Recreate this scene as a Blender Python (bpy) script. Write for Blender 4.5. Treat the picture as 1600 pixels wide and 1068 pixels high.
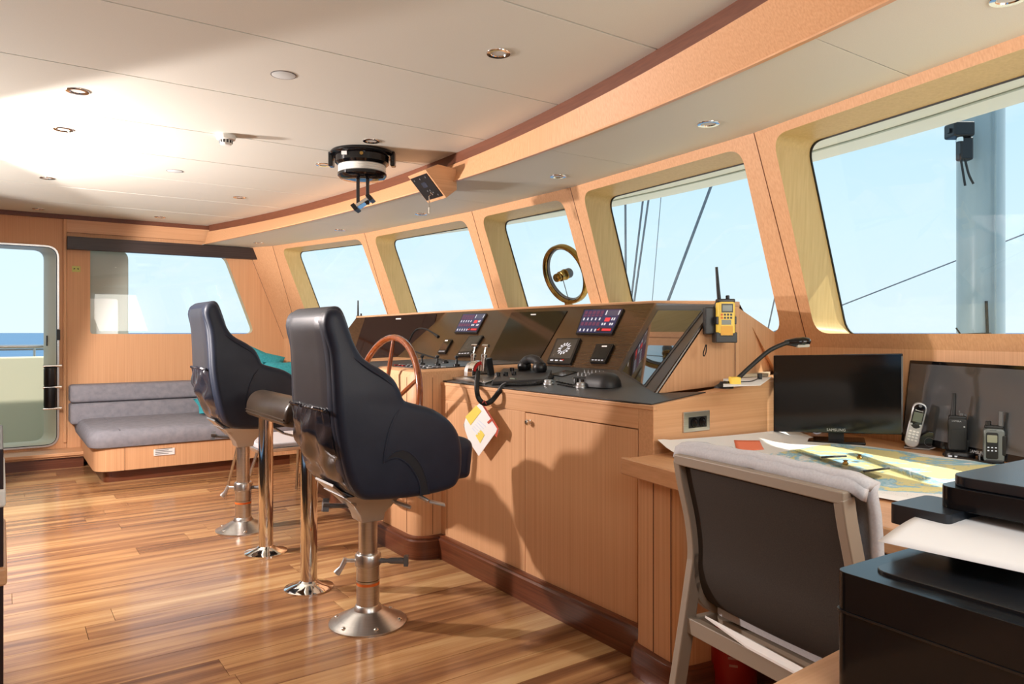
import bpy, bmesh, math, random
from mathutils import Vector, Matrix
from mathutils.geometry import tessellate_polygon
random.seed(7)
for o in list(bpy.data.objects): bpy.data.objects.remove(o)
SC = bpy.context.scene; COL = SC.collection
V = Vector
# ---------------------------------------------------------------- camera
F, U0, V0, H = 1138.0, 800.0, 519.0, 1.25
YAW = math.atan(1620/1138)
D_ = V((math.cos(YAW), math.sin(YAW), 0)); R_ = V((math.sin(YAW), -math.cos(YAW), 0)); Z_ = V((0, 0, 1))
cam = bpy.data.cameras.new('camera'); co = bpy.data.objects.new('camera', cam); COL.objects.link(co)
co.matrix_world = Matrix(((R_.x, 0, -D_.x, 0), (R_.y, 0, -D_.y, 0), (0, 1, 0, H), (0, 0, 0, 1)))
cam.sensor_width = 36; cam.lens = 36*F/1600; cam.shift_y = -15/1600; cam.clip_start = .05; cam.clip_end = 20000
SC.camera = co
# ---------------------------------------------------------------- sky, sun, lamps, exposure
vs = SC.view_settings; SC.display_settings.display_device = 'sRGB'
vs.view_transform = 'Standard'; vs.look = 'None'; vs.gamma = 1; vs.use_curve_mapping = False; vs.exposure = EXPOSURE = 0.0
SKY_STR = 1.2
w = bpy.data.worlds.new('sky'); SC.world = w; w.use_nodes = True
nt = w.node_tree; nt.nodes.clear(); N = nt.nodes.new; L = nt.links.new
tc = N('ShaderNodeTexCoord'); sp = N('ShaderNodeSeparateXYZ'); L(tc.outputs['Generated'], sp.inputs[0])
rp = N('ShaderNodeValToRGB'); L(sp.outputs['Z'], rp.inputs[0])
e = rp.color_ramp.elements
e[0].position = 0.0; e[0].color = (.70, .84, .90, 1); e[1].position = .9; e[1].color = (.28, .52, .80, 1)
k = e.new(.12); k.color = (.64, .83, .93, 1); k = e.new(.3); k.color = (.50, .75, .92, 1)
mp = N('ShaderNodeMapping'); mp.inputs['Scale'].default_value = (2.2, 2.2, 6); L(tc.outputs['Generated'], mp.inputs[0])
nz = N('ShaderNodeTexNoise'); nz.inputs['Scale'].default_value = 1.6; nz.inputs['Detail'].default_value = 8; nz.inputs['Roughness'].default_value = .6; L(mp.outputs[0], nz.inputs[0])
cr = N('ShaderNodeValToRGB'); cr.color_ramp.elements[0].position = .52; cr.color_ramp.elements[0].color = (0, 0, 0, 1); cr.color_ramp.elements[1].position = .78; cr.color_ramp.elements[1].color = (.55, .55, .55, 1)
L(nz.outputs[0], cr.inputs[0])
mx = N('ShaderNodeMix'); mx.data_type = 'RGBA'; L(cr.outputs[0], mx.inputs['Factor']); L(rp.outputs[0], mx.inputs[6]); mx.inputs[7].default_value = (.93, .97, 1, 1)
bg = N('ShaderNodeBackground'); bg.inputs[1].default_value = SKY_STR; L(mx.outputs[2], bg.inputs[0])
ow = N('ShaderNodeOutputWorld'); L(bg.outputs[0], ow.inputs[0])
def lamp(name, typ, loc, energy, color, target=None, **kw):
    l = bpy.data.lights.new(name, typ); l.energy = energy; l.color = color
    for a, b in kw.items(): setattr(l, a, b)
    o = bpy.data.objects.new(name, l); COL.objects.link(o); o.location = loc
    if target is not None: o.rotation_euler = (V(target)-V(loc)).to_track_quat('-Z', 'Y').to_euler()
    return o
SUN_DIR = V((-1, .60, -1.38))
lamp('sun', 'SUN', (20, 3, 24), 5.6, (1, .95, .86), V((20, 3, 24))+SUN_DIR, angle=.0093)
# photographic lamp standing in the after doorway, out of view on the left
lamp('studio_lamp', 'SPOT', (-.6, 4.95, 1.98), 455, (1, .885, .845), (2.0, 5.02, 1.0), shadow_soft_size=.05, spot_size=math.radians(131), spot_blend=.10)
lamp('bounce_lamp', 'SPOT', (-1.6, 5.4, 1.15), 390, (1, .93, .895), (.1, 5.15, 2.7), shadow_soft_size=.06, spot_size=math.radians(104), spot_blend=.2)
# unseen area lamps added as fill behind and beside the camera, strengthening daylight
lamp('aft_fill', 'AREA', (-.1, 1.6, 1.9), 3, (1, .95, .86), (1.2, 2.2, 1.0), shape='RECTANGLE', size=1.6, size_y=.8)
lamp('side_door_fill', 'AREA', (.5, -.3, 2.1), 13, (1, 1, 1), (1.3, 1.0, .9), shape='RECTANGLE', size=.9, size_y=.5)
lamp('side_window_fill', 'AREA', (2.2, -.36, 1.65), 28, (1, .96, .86), (2.2, 2.5, 1.25), shape='RECTANGLE', size=1.3, size_y=.75)
# ---------------------------------------------------------------- pixel rays -> points of the room (metres)
C_ = V((0, 0, H))
def ray(u, v): return D_ + R_*((u-U0)/F) + Z_*((V0-v)/F)
def pz(u, v, z): q = ray(u, v); return C_ + q*((z-H)/q.z)
def px(u, v, x): q = ray(u, v); return C_ + q*(x/q.x)
def py(u, v, y): q = ray(u, v); return C_ + q*(y/q.y)
def pp(u, v, P, n): q = ray(u, v); return C_ + q*((P-C_).dot(n)/q.dot(n))
def pd(u, v, d): return C_ + ray(u, v)*d
# ---------------------------------------------------------------- materials
MATS = {}
def mat(name, col=(.5, .5, .5), rough=.5, metal=0, emit=None, es=1.0, coat=0, spec=.5, alpha=None):
    if name in MATS: return MATS[name]
    m = bpy.data.materials.new(name); m.use_nodes = True; MATS[name] = m
    b = m.node_tree.nodes['Principled BSDF']
    b.inputs['Base Color'].default_value = (*col, 1); b.inputs['Roughness'].default_value = rough; b.inputs['Metallic'].default_value = metal
    b.inputs['Coat Weight'].default_value = coat; b.inputs['Specular IOR Level'].default_value = spec
    if emit: b.inputs['Emission Color'].default_value = (*emit, 1); b.inputs['Emission Strength'].default_value = es
    return m
def S(r, g, b):
    f = lambda c: ((c/255+.055)/1.055)**2.4 if c > 10 else c/255/12.92
    return (f(r), f(g), f(b))
def textured(name, c1, c2, scale, rough=.4, metal=0, detail=4, bump=0, lo=.3, hi=.7, coat=0, bscale=None, spec=.5):
    m = mat(name, c1, rough, metal, coat=coat, spec=spec); t = m.node_tree; b = t.nodes['Principled BSDF']
    tc = t.nodes.new('ShaderNodeTexCoord'); mp = t.nodes.new('ShaderNodeMapping'); mp.inputs['Scale'].default_value = scale
    t.links.new(tc.outputs['Object'], mp.inputs[0])
    nz = t.nodes.new('ShaderNodeTexNoise'); nz.inputs['Scale'].default_value = 1; nz.inputs['Detail'].default_value = detail; t.links.new(mp.outputs[0], nz.inputs[0])
    r = t.nodes.new('ShaderNodeValToRGB'); r.color_ramp.elements[0].position = lo; r.color_ramp.elements[1].position = hi
    r.color_ramp.elements[0].color = (*c1, 1); r.color_ramp.elements[1].color = (*c2, 1)
    t.links.new(nz.outputs[0], r.inputs[0]); t.links.new(r.outputs[0], b.inputs['Base Color'])
    if bump:
        bp = t.nodes.new('ShaderNodeBump'); bp.inputs['Strength'].default_value = bump; bp.inputs['Distance'].default_value = .002
        src = nz
        if bscale:
            m2 = t.nodes.new('ShaderNodeMapping'); m2.inputs['Scale'].default_value = bscale; t.links.new(tc.outputs['Object'], m2.inputs[0])
            src = t.nodes.new('ShaderNodeTexNoise'); src.inputs['Scale'].default_value = 1; src.inputs['Detail'].default_value = 3; t.links.new(m2.outputs[0], src.inputs[0])
        t.links.new(src.outputs[0], bp.inputs['Height']); t.links.new(bp.outputs[0], b.inputs['Normal'])
    return m
W1, W2 = S(208, 156, 112), S(222, 173, 129)
WZ = textured('veneer_upright_grain', W1, W2, (150, 150, .9), .5, detail=2, spec=.35)
WY = textured('veneer_lengthwise_grain', W1, W2, (90, 1.2, 110), .36)
WX = textured('veneer_cross_grain', W1, W2, (1.2, 90, 110), .36)
WYL = textured('veneer_daylit_reveal', S(203, 175, 116), S(215, 188, 130), (80, 80, 1.2), .4)  # yellow cast of daylight put into the reveal veneer colour
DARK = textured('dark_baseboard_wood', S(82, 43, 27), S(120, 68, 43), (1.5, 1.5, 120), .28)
BRN = textured('brown_cove_wood', S(100, 57, 38), S(116, 68, 46), (60, 1.0, 120), .4)
WENGE = textured('wenge_blind', S(38, 28, 26), S(66, 52, 48), (1.2, 60, 160), .4)
CEIL = textured('ceiling_leatherette', S(219, 219, 208), S(225, 225, 214), (300, 300, 300), .55, bump=.05)
WHITE = mat('white_paint', S(232, 233, 226), .45)
CREAM = mat('cream_gelcoat', S(224, 219, 192), .4)
BLACK = mat('black_plastic', (.008, .008, .009), .38)
BLACKG = mat('black_gloss', (.004, .004, .005), .08)
BLACKM = textured('black_moulded_plastic', (.012, .012, .013), (.018, .018, .02), (900, 900, 900), .5, bump=.1)
GREY = mat('grey_plastic', (.12, .12, .125), .45)
SILV = mat('silver_plastic', (.55, .56, .58), .3, .5)
CHROME = mat('chrome', (.82, .80, .76), .07, 1)
STEEL = textured('brushed_steel', (.62, .61, .59), (.72, .71, .69), (8, 8, 300), .28, 1)
ALU = mat('cast_aluminium', (.55, .55, .55), .4, .9)
BRASS = textured('brass', S(150, 118, 62), S(184, 150, 88), (40, 40, 40), .22, 1)
LEATH = textured('navy_leather', (.010, .016, .034), (.014, .021, .042), (14, 14, 14), .45, bump=.12, bscale=(260, 260, 260), spec=.38)
LEATHG = textured('rear_leather', (.020, .022, .030), (.026, .028, .038), (14, 14, 14), .36, bump=.15, bscale=(240, 240, 240), spec=.6)
POCK = textured('shiny_pocket_leather', (.014, .015, .022), (.02, .02, .028), (9, 9, 9), .2, bump=.1, bscale=(60, 60, 30), spec=.7)
PADL = textured('brown_leather', S(50, 40, 32), S(60, 49, 39), (20, 20, 20), .3, bump=.2, bscale=(200, 200, 200))
SUEDE = textured('grey_suede', S(126, 126, 134), S(142, 141, 148), (22, 22, 22), .9, bump=.2, bscale=(300, 300, 300))
TURQ = textured('turquoise_cloth', S(48, 148, 160), S(66, 172, 182), (60, 60, 60), .9)
CLOTHG = textured('grey_seat_cloth', S(184, 184, 188), S(196, 196, 199), (200, 200, 200), .9, bump=.25)
TAUPE = mat('taupe_powder_coat', S(146, 132, 116), .45)
MESHD = textured('dark_sling_mesh', S(42, 35, 29), S(56, 47, 39), (420, 420, 420), .85)
PAPER = mat('white_paper', S(240, 240, 238), .7)
YEL = mat('yellow_plastic', S(250, 214, 84), .4)
RED = mat('red_enamel', S(150, 20, 18), .35)
ORNG = mat('orange_paint', S(224, 110, 40), .5)
SALMON = mat('salmon_paper', S(255, 140, 105), .7)
RUB = mat('black_rubber', (.006, .006, .006), .5)
LCD = mat('lcd_green_grey', S(108, 116, 102), .25)
DESKM = textured('dark_grey_desk_laminate', (.035, .035, .037), (.05, .05, .052), (400, 400, 400), .42)
SCRN = mat('dark_monitor_glass', (.010, .007, .005), .12, spec=.25)
PANEL = textured('brown_panel_veneer', S(64, 45, 28), S(76, 53, 33), (110, 1.5, 110), .25)
SCRT = mat('tv_glass', (.006, .006, .006), .09, spec=.5)
GASK = mat('gasket_black', (.01, .01, .01), .6)
ROPE = mat('rigging_wire', S(104, 112, 122), .5)
MASTM = textured('mast_paint', S(150, 164, 168), S(160, 174, 178), (6, 6, 1), .3)
WHEELW = textured('varnished_mahogany', S(118, 58, 24), S(150, 78, 36), (40, 40, 40), .15, coat=.6)
def glass(name, tint, gl=.05):
    m = bpy.data.materials.new(name); m.use_nodes = True; t = m.node_tree; t.nodes.clear(); MATS[name] = m
    o = t.nodes.new('ShaderNodeOutputMaterial'); mx = t.nodes.new('ShaderNodeMixShader'); tr = t.nodes.new('ShaderNodeBsdfTransparent'); g = t.nodes.new('ShaderNodeBsdfGlossy')
    lf = t.nodes.new('ShaderNodeLayerWeight'); lf.inputs['Blend'].default_value = .5
    pw = t.nodes.new('ShaderNodeMath'); pw.operation = 'POWER'; pw.inputs[1].default_value = 5; t.links.new(lf.outputs['Facing'], pw.inputs[0])
    lw = t.nodes.new('ShaderNodeMath'); lw.operation = 'MULTIPLY_ADD'; lw.inputs[1].default_value = .9; lw.inputs[2].default_value = gl; t.links.new(pw.outputs[0], lw.inputs[0])
    tr.inputs[0].default_value = (*tint, 1); g.inputs['Roughness'].default_value = .01
    t.links.new(lw.outputs[0], mx.inputs[0]); t.links.new(tr.outputs[0], mx.inputs[1]); t.links.new(g.outputs[0], mx.inputs[2]); t.links.new(mx.outputs[0], o.inputs[0])
    return m
GLASS = glass('window_glass', (.95, .985, .985))
ACRY = glass('clear_acrylic', (.90, .90, .87))
PLANK = None
def plank_mat():
    m = mat('varnished_deck_plank', (.4, .25, .12), .17, coat=.0, spec=.5); t = m.node_tree; b = t.nodes['Principled BSDF']; n = t.nodes.new; l = t.links.new
    oi = n('ShaderNodeObjectInfo'); sc = n('ShaderNodeSeparateColor'); l(oi.outputs['Color'], sc.inputs[0])
    tc = n('ShaderNodeTexCoord'); mp = n('ShaderNodeMapping'); mp.inputs['Scale'].default_value = (.9, 16, 1); l(tc.outputs['Object'], mp.inputs[0])
    cmb = n('ShaderNodeCombineXYZ'); ml = n('ShaderNodeMath'); ml.operation = 'MULTIPLY'; ml.inputs[1].default_value = 60; l(sc.outputs['Green'], ml.inputs[0]); l(ml.outputs[0], cmb.inputs[2]); l(ml.outputs[0], cmb.inputs[0])
    l(cmb.outputs[0], mp.inputs['Location'])
    n1 = n('ShaderNodeTexNoise'); n1.inputs['Scale'].default_value = 1; n1.inputs['Detail'].default_value = 5; n1.inputs['Distortion'].default_value = .5; l(mp.outputs[0], n1.inputs[0])
    n2 = n('ShaderNodeTexNoise'); n2.inputs['Scale'].default_value = 1; n2.inputs['Detail'].default_value = 6; m2 = n('ShaderNodeMapping'); m2.inputs['Scale'].default_value = (4, 130, 1); l(tc.outputs['Object'], m2.inputs[0]); l(m2.outputs[0], n2.inputs[0])
    ad = n('ShaderNodeMath'); ad.operation = 'MULTIPLY_ADD'; l(n1.outputs[0], ad.inputs[0]); ad.inputs[1].default_value = 1.0; l(sc.outputs['Red'], ad.inputs[2])
    a2 = n('ShaderNodeMath'); a2.operation = 'MULTIPLY_ADD'; l(n2.outputs[0], a2.inputs[0]); a2.inputs[1].default_value = .22; l(ad.outputs[0], a2.inputs[2])
    r = n('ShaderNodeValToRGB'); el = r.color_ramp.elements; l(a2.outputs[0], r.inputs[0])
    el[0].position = .32; el[0].color = (*S(90, 58, 40), 1); el[1].position = 1.0; el[1].color = (*S(208, 174, 124), 1)
    x = el.new(.55); x.color = (*S(140, 98, 66), 1); x = el.new(.76); x.color = (*S(178, 135, 90), 1)
    l(r.outputs[0], b.inputs['Base Color'])
    bp = n('ShaderNodeBump'); bp.inputs['Strength'].default_value = .04; bp.inputs['Distance'].default_value = .002; l(n2.outputs[0], bp.inputs['Height']); l(bp.outputs[0], b.inputs['Normal'])
    return m
PLANK = plank_mat()
# ---------------------------------------------------------------- mesh builder
def root_loc(p):
    v = V((0, 0, 0))
    while p is not None: v += p.location; p = p.parent
    return v
class MB:
    def __init__(s): s.v = []; s.f = []; s.m = []; s.mi = 0
    def add(s, verts, faces):
        b = len(s.v); s.v += [V(x) for x in verts]; s.f += [[i+b for i in f] for f in faces]; s.m += [s.mi]*len(faces); return s
    def box(s, lo, hi): 
        (a, b, c), (d, e, f) = lo, hi
        return s.hexa([(a, b, c), (d, b, c), (d, e, c), (a, e, c), (a, b, f), (d, b, f), (d, e, f), (a, e, f)])
    def hexa(s, p): return s.add(p, [(3, 2, 1, 0), (4, 5, 6, 7), (0, 1, 5, 4), (1, 2, 6, 5), (2, 3, 7, 6), (3, 0, 4, 7)])
    def obox(s, c, ax, ay, az, sx, sy, sz):   # oriented box, half sizes
        c = V(c); ax, ay, az = V(ax).normalized()*sx, V(ay).normalized()*sy, V(az).normalized()*sz
        return s.hexa([c-ax-ay-az, c+ax-ay-az, c+ax+ay-az, c-ax+ay-az, c-ax-ay+az, c+ax-ay+az, c+ax+ay+az, c-ax+ay+az])
    def prism(s, poly, ext):
        poly = [V(p) for p in poly]; ext = V(ext); n = len(poly)
        tri = tessellate_polygon([poly])
        b = len(s.v); s.v += poly+[p+ext for p in poly]
        fs = [tuple(b+i for i in t) for t in tri]+[tuple(b+n+i for i in reversed(t)) for t in tri]
        fs += [(b+i, b+(i+1) % n, b+n+(i+1) % n, b+n+i) for i in range(n)]
        s.f += fs; s.m += [s.mi]*len(fs); return s
    def layers(s, rings, cap=True, close=True):
        b = len(s.v); n = len(rings[0])
        for r in rings: s.v += [V(p) for p in r]
        fs = []
        for j in range(len(rings)-1):
            for i in range(n if close else n-1):
                fs.append((b+j*n+i, b+j*n+(i+1) % n, b+(j+1)*n+(i+1) % n, b+(j+1)*n+i))
        if cap:
            t = tessellate_polygon([[V(p) for p in rings[0]]]); fs += [tuple(b+i for i in x) for x in t]
            o = b+(len(rings)-1)*n; t = tessellate_polygon([[V(p) for p in rings[-1]]]); fs += [tuple(o+i for i in reversed(x)) for x in t]
        s.f += fs; s.m += [s.mi]*len(fs); return s
    def tube(s, path, r, n=10, cap=True, closed=False):
        path = [V(p) for p in path]; m = len(path); rings = []; up = None
        for i, p in enumerate(path):
            a = path[(i-1) % m] if closed or i > 0 else p; c = path[(i+1) % m] if closed or i < m-1 else p
            t = (c-a).normalized()
            if up is None: up = t.orthogonal().normalized()
            up = (up-t*up.dot(t)).normalized(); q = t.cross(up)
            rr = r[i] if isinstance(r, (list, tuple)) else r
            rings.append([p+(up*math.cos(2*math.pi*k/n)+q*math.sin(2*math.pi*k/n))*rr for k in range(n)])
        if closed: rings.append(rings[0]); return s.layers(rings, cap=False)
        return s.layers(rings, cap)
    def lathe(s, prof, c=(0, 0, 0), axis=(0, 0, 1), n=28, cap=True):
        c = V(c); a = V(axis).normalized(); x = a.orthogonal().normalized(); y = a.cross(x)
        return s.layers([[c+a*h+(x*math.cos(2*math.pi*k/n)+y*math.sin(2*math.pi*k/n))*max(r, .0004) for k in range(n)] for r, h in prof], cap)
    def build(s, name, m, parent=None, smooth=False, bevel=0, seg=2, sub=0, **props):
        off = root_loc(parent) if parent is not None else V((0, 0, 0))
        me = bpy.data.meshes.new(name); me.from_pydata([p-off for p in s.v], [], s.f)
        ms = m if isinstance(m, (list, tuple)) else [m]
        for x in ms: me.materials.append(x)
        if len(ms) > 1:
            for p, i in zip(me.polygons, s.m): p.material_index = i
        b = bmesh.new(); b.from_mesh(me); bmesh.ops.remove_doubles(b, verts=b.verts, dist=1e-6); bmesh.ops.recalc_face_normals(b, faces=b.faces); b.to_mesh(me); b.free()
        o = bpy.data.objects.new(name, me); COL.objects.link(o)
        if parent is not None: o.parent = parent
        if smooth:
            for p in me.polygons: p.use_smooth = True
            if not sub:
                md = o.modifiers.new('edges', 'EDGE_SPLIT'); md.split_angle = math.radians(40)
        if bevel:
            md = o.modifiers.new('bevel', 'BEVEL'); md.width = bevel; md.segments = seg; md.limit_method = 'ANGLE'; md.angle_limit = math.radians(40)
            for p in me.polygons: p.use_smooth = True
            md.harden_normals = True
        if sub:
            md = o.modifiers.new('sub', 'SUBSURF'); md.levels = md.render_levels = sub
        for a, q in props.items(): o[a] = q
        return o
def empty(name, loc, label=None, cat=None, group=None, kind=None):
    o = bpy.data.objects.new(name, None); COL.objects.link(o); o.location = loc; o.empty_display_size = .05
    return tag(o, label, cat, group, kind)
def tag(o, label=None, cat=None, group=None, kind=None):
    if label: o['label'] = label
    if cat: o['category'] = cat
    if group: o['group'] = group
    if kind: o['kind'] = kind
    return o
def text(name, body, size, loc, right, up, m, parent, depth=.0003, align='CENTER'):
    cu = bpy.data.curves.new(name, 'FONT'); cu.body = body; cu.size = size; cu.align_x = align; cu.align_y = 'CENTER'; cu.extrude = depth; cu.resolution_u = 2
    t = bpy.data.objects.new(name, cu); COL.objects.link(t)
    me = bpy.data.meshes.new_from_object(t); bpy.data.objects.remove(t); bpy.data.curves.remove(cu)
    r = V(right).normalized(); up = V(up).normalized(); n = r.cross(up)
    M = Matrix(((r.x, up.x, n.x, loc[0]), (r.y, up.y, n.y, loc[1]), (r.z, up.z, n.z, loc[2]), (0, 0, 0, 1)))
    off = root_loc(parent); me.transform(Matrix.Translation(-off) @ M); me.materials.append(m)
    o = bpy.data.objects.new(name, me); COL.objects.link(o); o.parent = parent; return o
def smoothpath(pts, k=6, closed=False):
    pts = [V(p) for p in pts]; n = len(pts); out = []
    for i in range(n if closed else n-1):
        p0 = pts[(i-1) % n] if closed or i > 0 else pts[i]; p1 = pts[i]; p2 = pts[(i+1) % n]; p3 = pts[(i+2) % n] if closed or i < n-2 else p2
        for j in range(k):
            t = j/k; out.append(.5*((2*p1)+(p2-p0)*t+(2*p0-5*p1+4*p2-p3)*t*t+(3*p1-p0-3*p2+p3)*t**3))
    if not closed: out.append(pts[-1])
    return out
def rrect(w, h, r, n=5):
    r = min(r, w*.499, h*.499); out = []
    for cx, cy, a in ((w/2-r, h/2-r, 0), (-w/2+r, h/2-r, 90), (-w/2+r, -h/2+r, 180), (w/2-r, -h/2+r, 270)):
        for k in range(n+1):
            t = math.radians(a+90*k/n); out.append((cx+r*math.cos(t), cy+r*math.sin(t)))
    return out
def round_poly(pts, rad, n=6):
    # rounded corners on a planar 3D polygon
    out = []; m = len(pts); pts = [V(p) for p in pts]
    for i in range(m):
        a, b, c = pts[i-1], pts[i], pts[(i+1) % m]
        d1 = (a-b); d2 = (c-b); r = min(rad if not isinstance(rad, (list, tuple)) else rad[i], d1.length*.45, d2.length*.45)
        if r < 1e-5: out.append(b); continue
        s, t = b+d1.normalized()*r, b+d2.normalized()*r
        for k in range(n+1):
            q = k/n; out.append(s*(1-q)**2+b*2*q*(1-q)+t*q*q)
    return out
def inset2(poly, d):
    # offset a closed 2D polygon inward by d (vertex normals)
    n = len(poly); ar = sum(poly[i][0]*poly[(i+1) % n][1]-poly[(i+1) % n][0]*poly[i][1] for i in range(n)); sg = 1 if ar > 0 else -1; out = []
    for i in range(n):
        a, b, c = V(poly[i-1]).to_2d(), V(poly[i]).to_2d(), V(poly[(i+1) % n]).to_2d()
        t = ((b-a).normalized()+(c-b).normalized()); t = t.normalized() if t.length > 1e-6 else (c-b).normalized()
        out.append(b+V((-t.y, t.x))*d*sg)
    return out
def pillow_prism(mb, poly2, to3, y0, y1, r, n=4):
    # extrude a 2D outline with rounded rims from y0 to y1; to3(x, z, y) -> point
    rings = []; sg = 1 if y1 > y0 else -1
    for k in range(n+1):
        a = math.pi/2*k/n; rings.append((r*(1-math.sin(a)), y0+sg*r*(1-math.cos(a))))
    rings2 = [(d, y1-(y-y0)) for d, y in reversed(rings)]
    mb.layers([[to3(p[0], p[1], y) for p in inset2(poly2, d)] for d, y in rings+rings2])
# ================================================================ THE ROOM
YF = 8.15          # inner face of the far side wall (left in the view)
YN = -.42          # near side wall, behind the camera
XA = -.15          # after bulkhead
ZC, ZS = 2.37, 2.17
# ---- floor and its planks
fl = MB().box((XA-2.2, YN-.4, -.06), (3.4, YF+.1, -.022)).build('floor', mat('subfloor', (.02, .012, .008), .8), kind='structure')
PW = .163
def plank(x0, x1, y, tone, seed):
    o = MB().box((x0+.0008, y+.0009, -.02), (x1-.0008, y+PW-.0009, 0)).build('plank', PLANK, fl, bevel=.0006, seg=1)
    o.color = (tone, seed, 0, 1)
y = 2.275-PW*16; row = 0
while y < YF-.05:
    xs = [XA-.45]; x = XA-.45+random.uniform(.35, 2.3)
    while x < 3.3: xs.append(x); x += random.uniform(1.7, 3.0)
    xs.append(3.4)
    if y > .2:
        for a, b in zip(xs, xs[1:]): plank(a, b, y, random.choice([-.2, -.1, -.02, .04, .1, .17, .22])+random.uniform(-.03, .03), random.random())
    y += PW; row += 1
# ---- fore cove beam, curves measured along the ceiling
def crv(pts): return sorted([(p.y, p.x) for p in pts])
def interp(c, y):
    if y <= c[0][0]: return c[0][1]+(y-c[0][0])*(c[1][1]-c[0][1])/(c[1][0]-c[0][0])
    for (a, b), (d, e) in zip(c, c[1:]):
        if y <= d: return b+(e-b)*(y-a)/(d-a)
    return c[-1][1]+(y-c[-1][0])*(c[-1][1]-c[-2][1])/(c[-1][0]-c[-2][0])
BT = crv([pz(*q, 2.37) for q in [(324, 350.5), (400, 338), (480, 318), (600, 274), (760, 221), (900, 150), (1018, 80), (1140, 0)]])
BB = crv([pz(*q, 2.17) for q in [(324, 380), (480, 345), (620, 310), (760, 267), (920, 205), (1100, 136), (1240, 74), (1380, 2)]])
def polyfit3(c):   # least squares cubic so the beam bends evenly
    import numpy as np
    k = np.polyfit([a for a, b in c], [b for a, b in c], 3); return lambda t: float(np.polyval(k, t))
bt, bb = polyfit3(BT), polyfit3(BB)
YS = [YN+(8.04-YN)*i/40 for i in range(41)]
def loft(name, rows, m, parent=None, **kw):
    mb = MB(); n = len(rows[0]); mb.layers(rows, cap=False, close=False); return mb.build(name, m, parent, **kw)
def beam(name, x0f, z0, z1, x1f, m, t=.05):
    mb = MB(); mb.layers([[V((x0f(y), y, z0)), V((x1f(y), y, z1)), V((x1f(y)+t, y, z1)), V((x0f(y)+t, y, z0))] for y in YS]); return mb.build(name, m, None, smooth=True, kind='structure')
mid = lambda y: bt(y)+(bb(y)-bt(y))*.0
beam('trim_1', lambda y: bt(y)+.012, 2.39, 2.298, lambda y: bt(y)+.012, BRN)
beam('trim_2', lambda y: bt(y), 2.30, 2.172, lambda y: bb(y), WZ)
# ---- ceiling panels between the beam and the after bulkhead
ce = MB().box((XA-2.2, YN-.4, 2.395), (2.6, YF+.1, 2.41)).build('ceiling', mat('ceiling_void', (.06, .05, .04), .9), kind='structure')
seams = [-.28, .48, 1.25, 2.03, 2.805, 3.56, 4.33, 5.06, 5.82, 6.57, 7.37, 8.12]
for a, b in zip(seams, seams[1:]):
    n = 5; ys = [a+.0045+(b-a-.009)*i/n for i in range(n+1)]
    poly = [V((XA-.4, ys[0], ZC)), *[V((bt(q)+.03, q, ZC)) for q in ys], V((XA-.4, ys[-1], ZC))]
    MB().prism(poly, (0, 0, .024)).build('ceiling_panel', CEIL, ce)
# ---- front wall: raked facets with one window each, upright below the sills
T = [pz(*q, ZS) for q in [(375.5, 388), (426, 384), (569.3, 364), (737.3, 330), (891, 293), (1178, 207.5)]]
T.append(T[5]+(pz(1600, 54, ZS)-T[5])*1.34); T.append(V((T[6].x-.32, YN-.05, ZS)))
T[0] = V((T[1].x+(T[0].x-T[1].x)*(YF-T[1].y)/(T[0].y-T[1].y), YF, ZS))
ZK = 1.18; RK = .355; T = [p+Z_*0 for p in T]
def outward(i): d = T[i+1]-T[i]; n = V((-d.y, d.x, 0)).normalized(); return n if n.x > 0 else -n
def seam_at(i, z):
    off = RK*(ZS-z)
    if i == 0: d = T[1]-T[0]; p = T[0]+outward(0)*off; return V((p.x+d.x/d.y*(YF-p.y), YF, z))
    if i == len(T)-1: return T[i]+outward(i-1)*off+Z_*(z-ZS)
    n1, n2 = outward(i-1), outward(i); b = (n1+n2).normalized(); p = T[i]+b*(off/b.dot(n1)); return V((p.x, p.y, z))
def facet_plane(i): return T[i], (T[i+1]-T[i]).cross(seam_at(i, ZK)-T[i]).normalized()
wf = empty('wall_front', (3.0, 3.9, 0), kind='structure')
ZSILL = 1.245
WPX = {1: [(440.5, 388.6), (563, 373.2), (616, 522), (491, 522)], 2: [(583.3, 368.7), (727.3, 344.5), (784.3, 522), (636, 522)],
       3: [(752, 338.5), (878.6, 311.5), (936, 522), (806, 522)], 4: [(910.3, 301.5), (1156.7, 230.5), (1222.5, 523), (963.5, 523)], 5: [(1207, 212), None, None, (1274.5, 523)]}
WIN = {}
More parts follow.
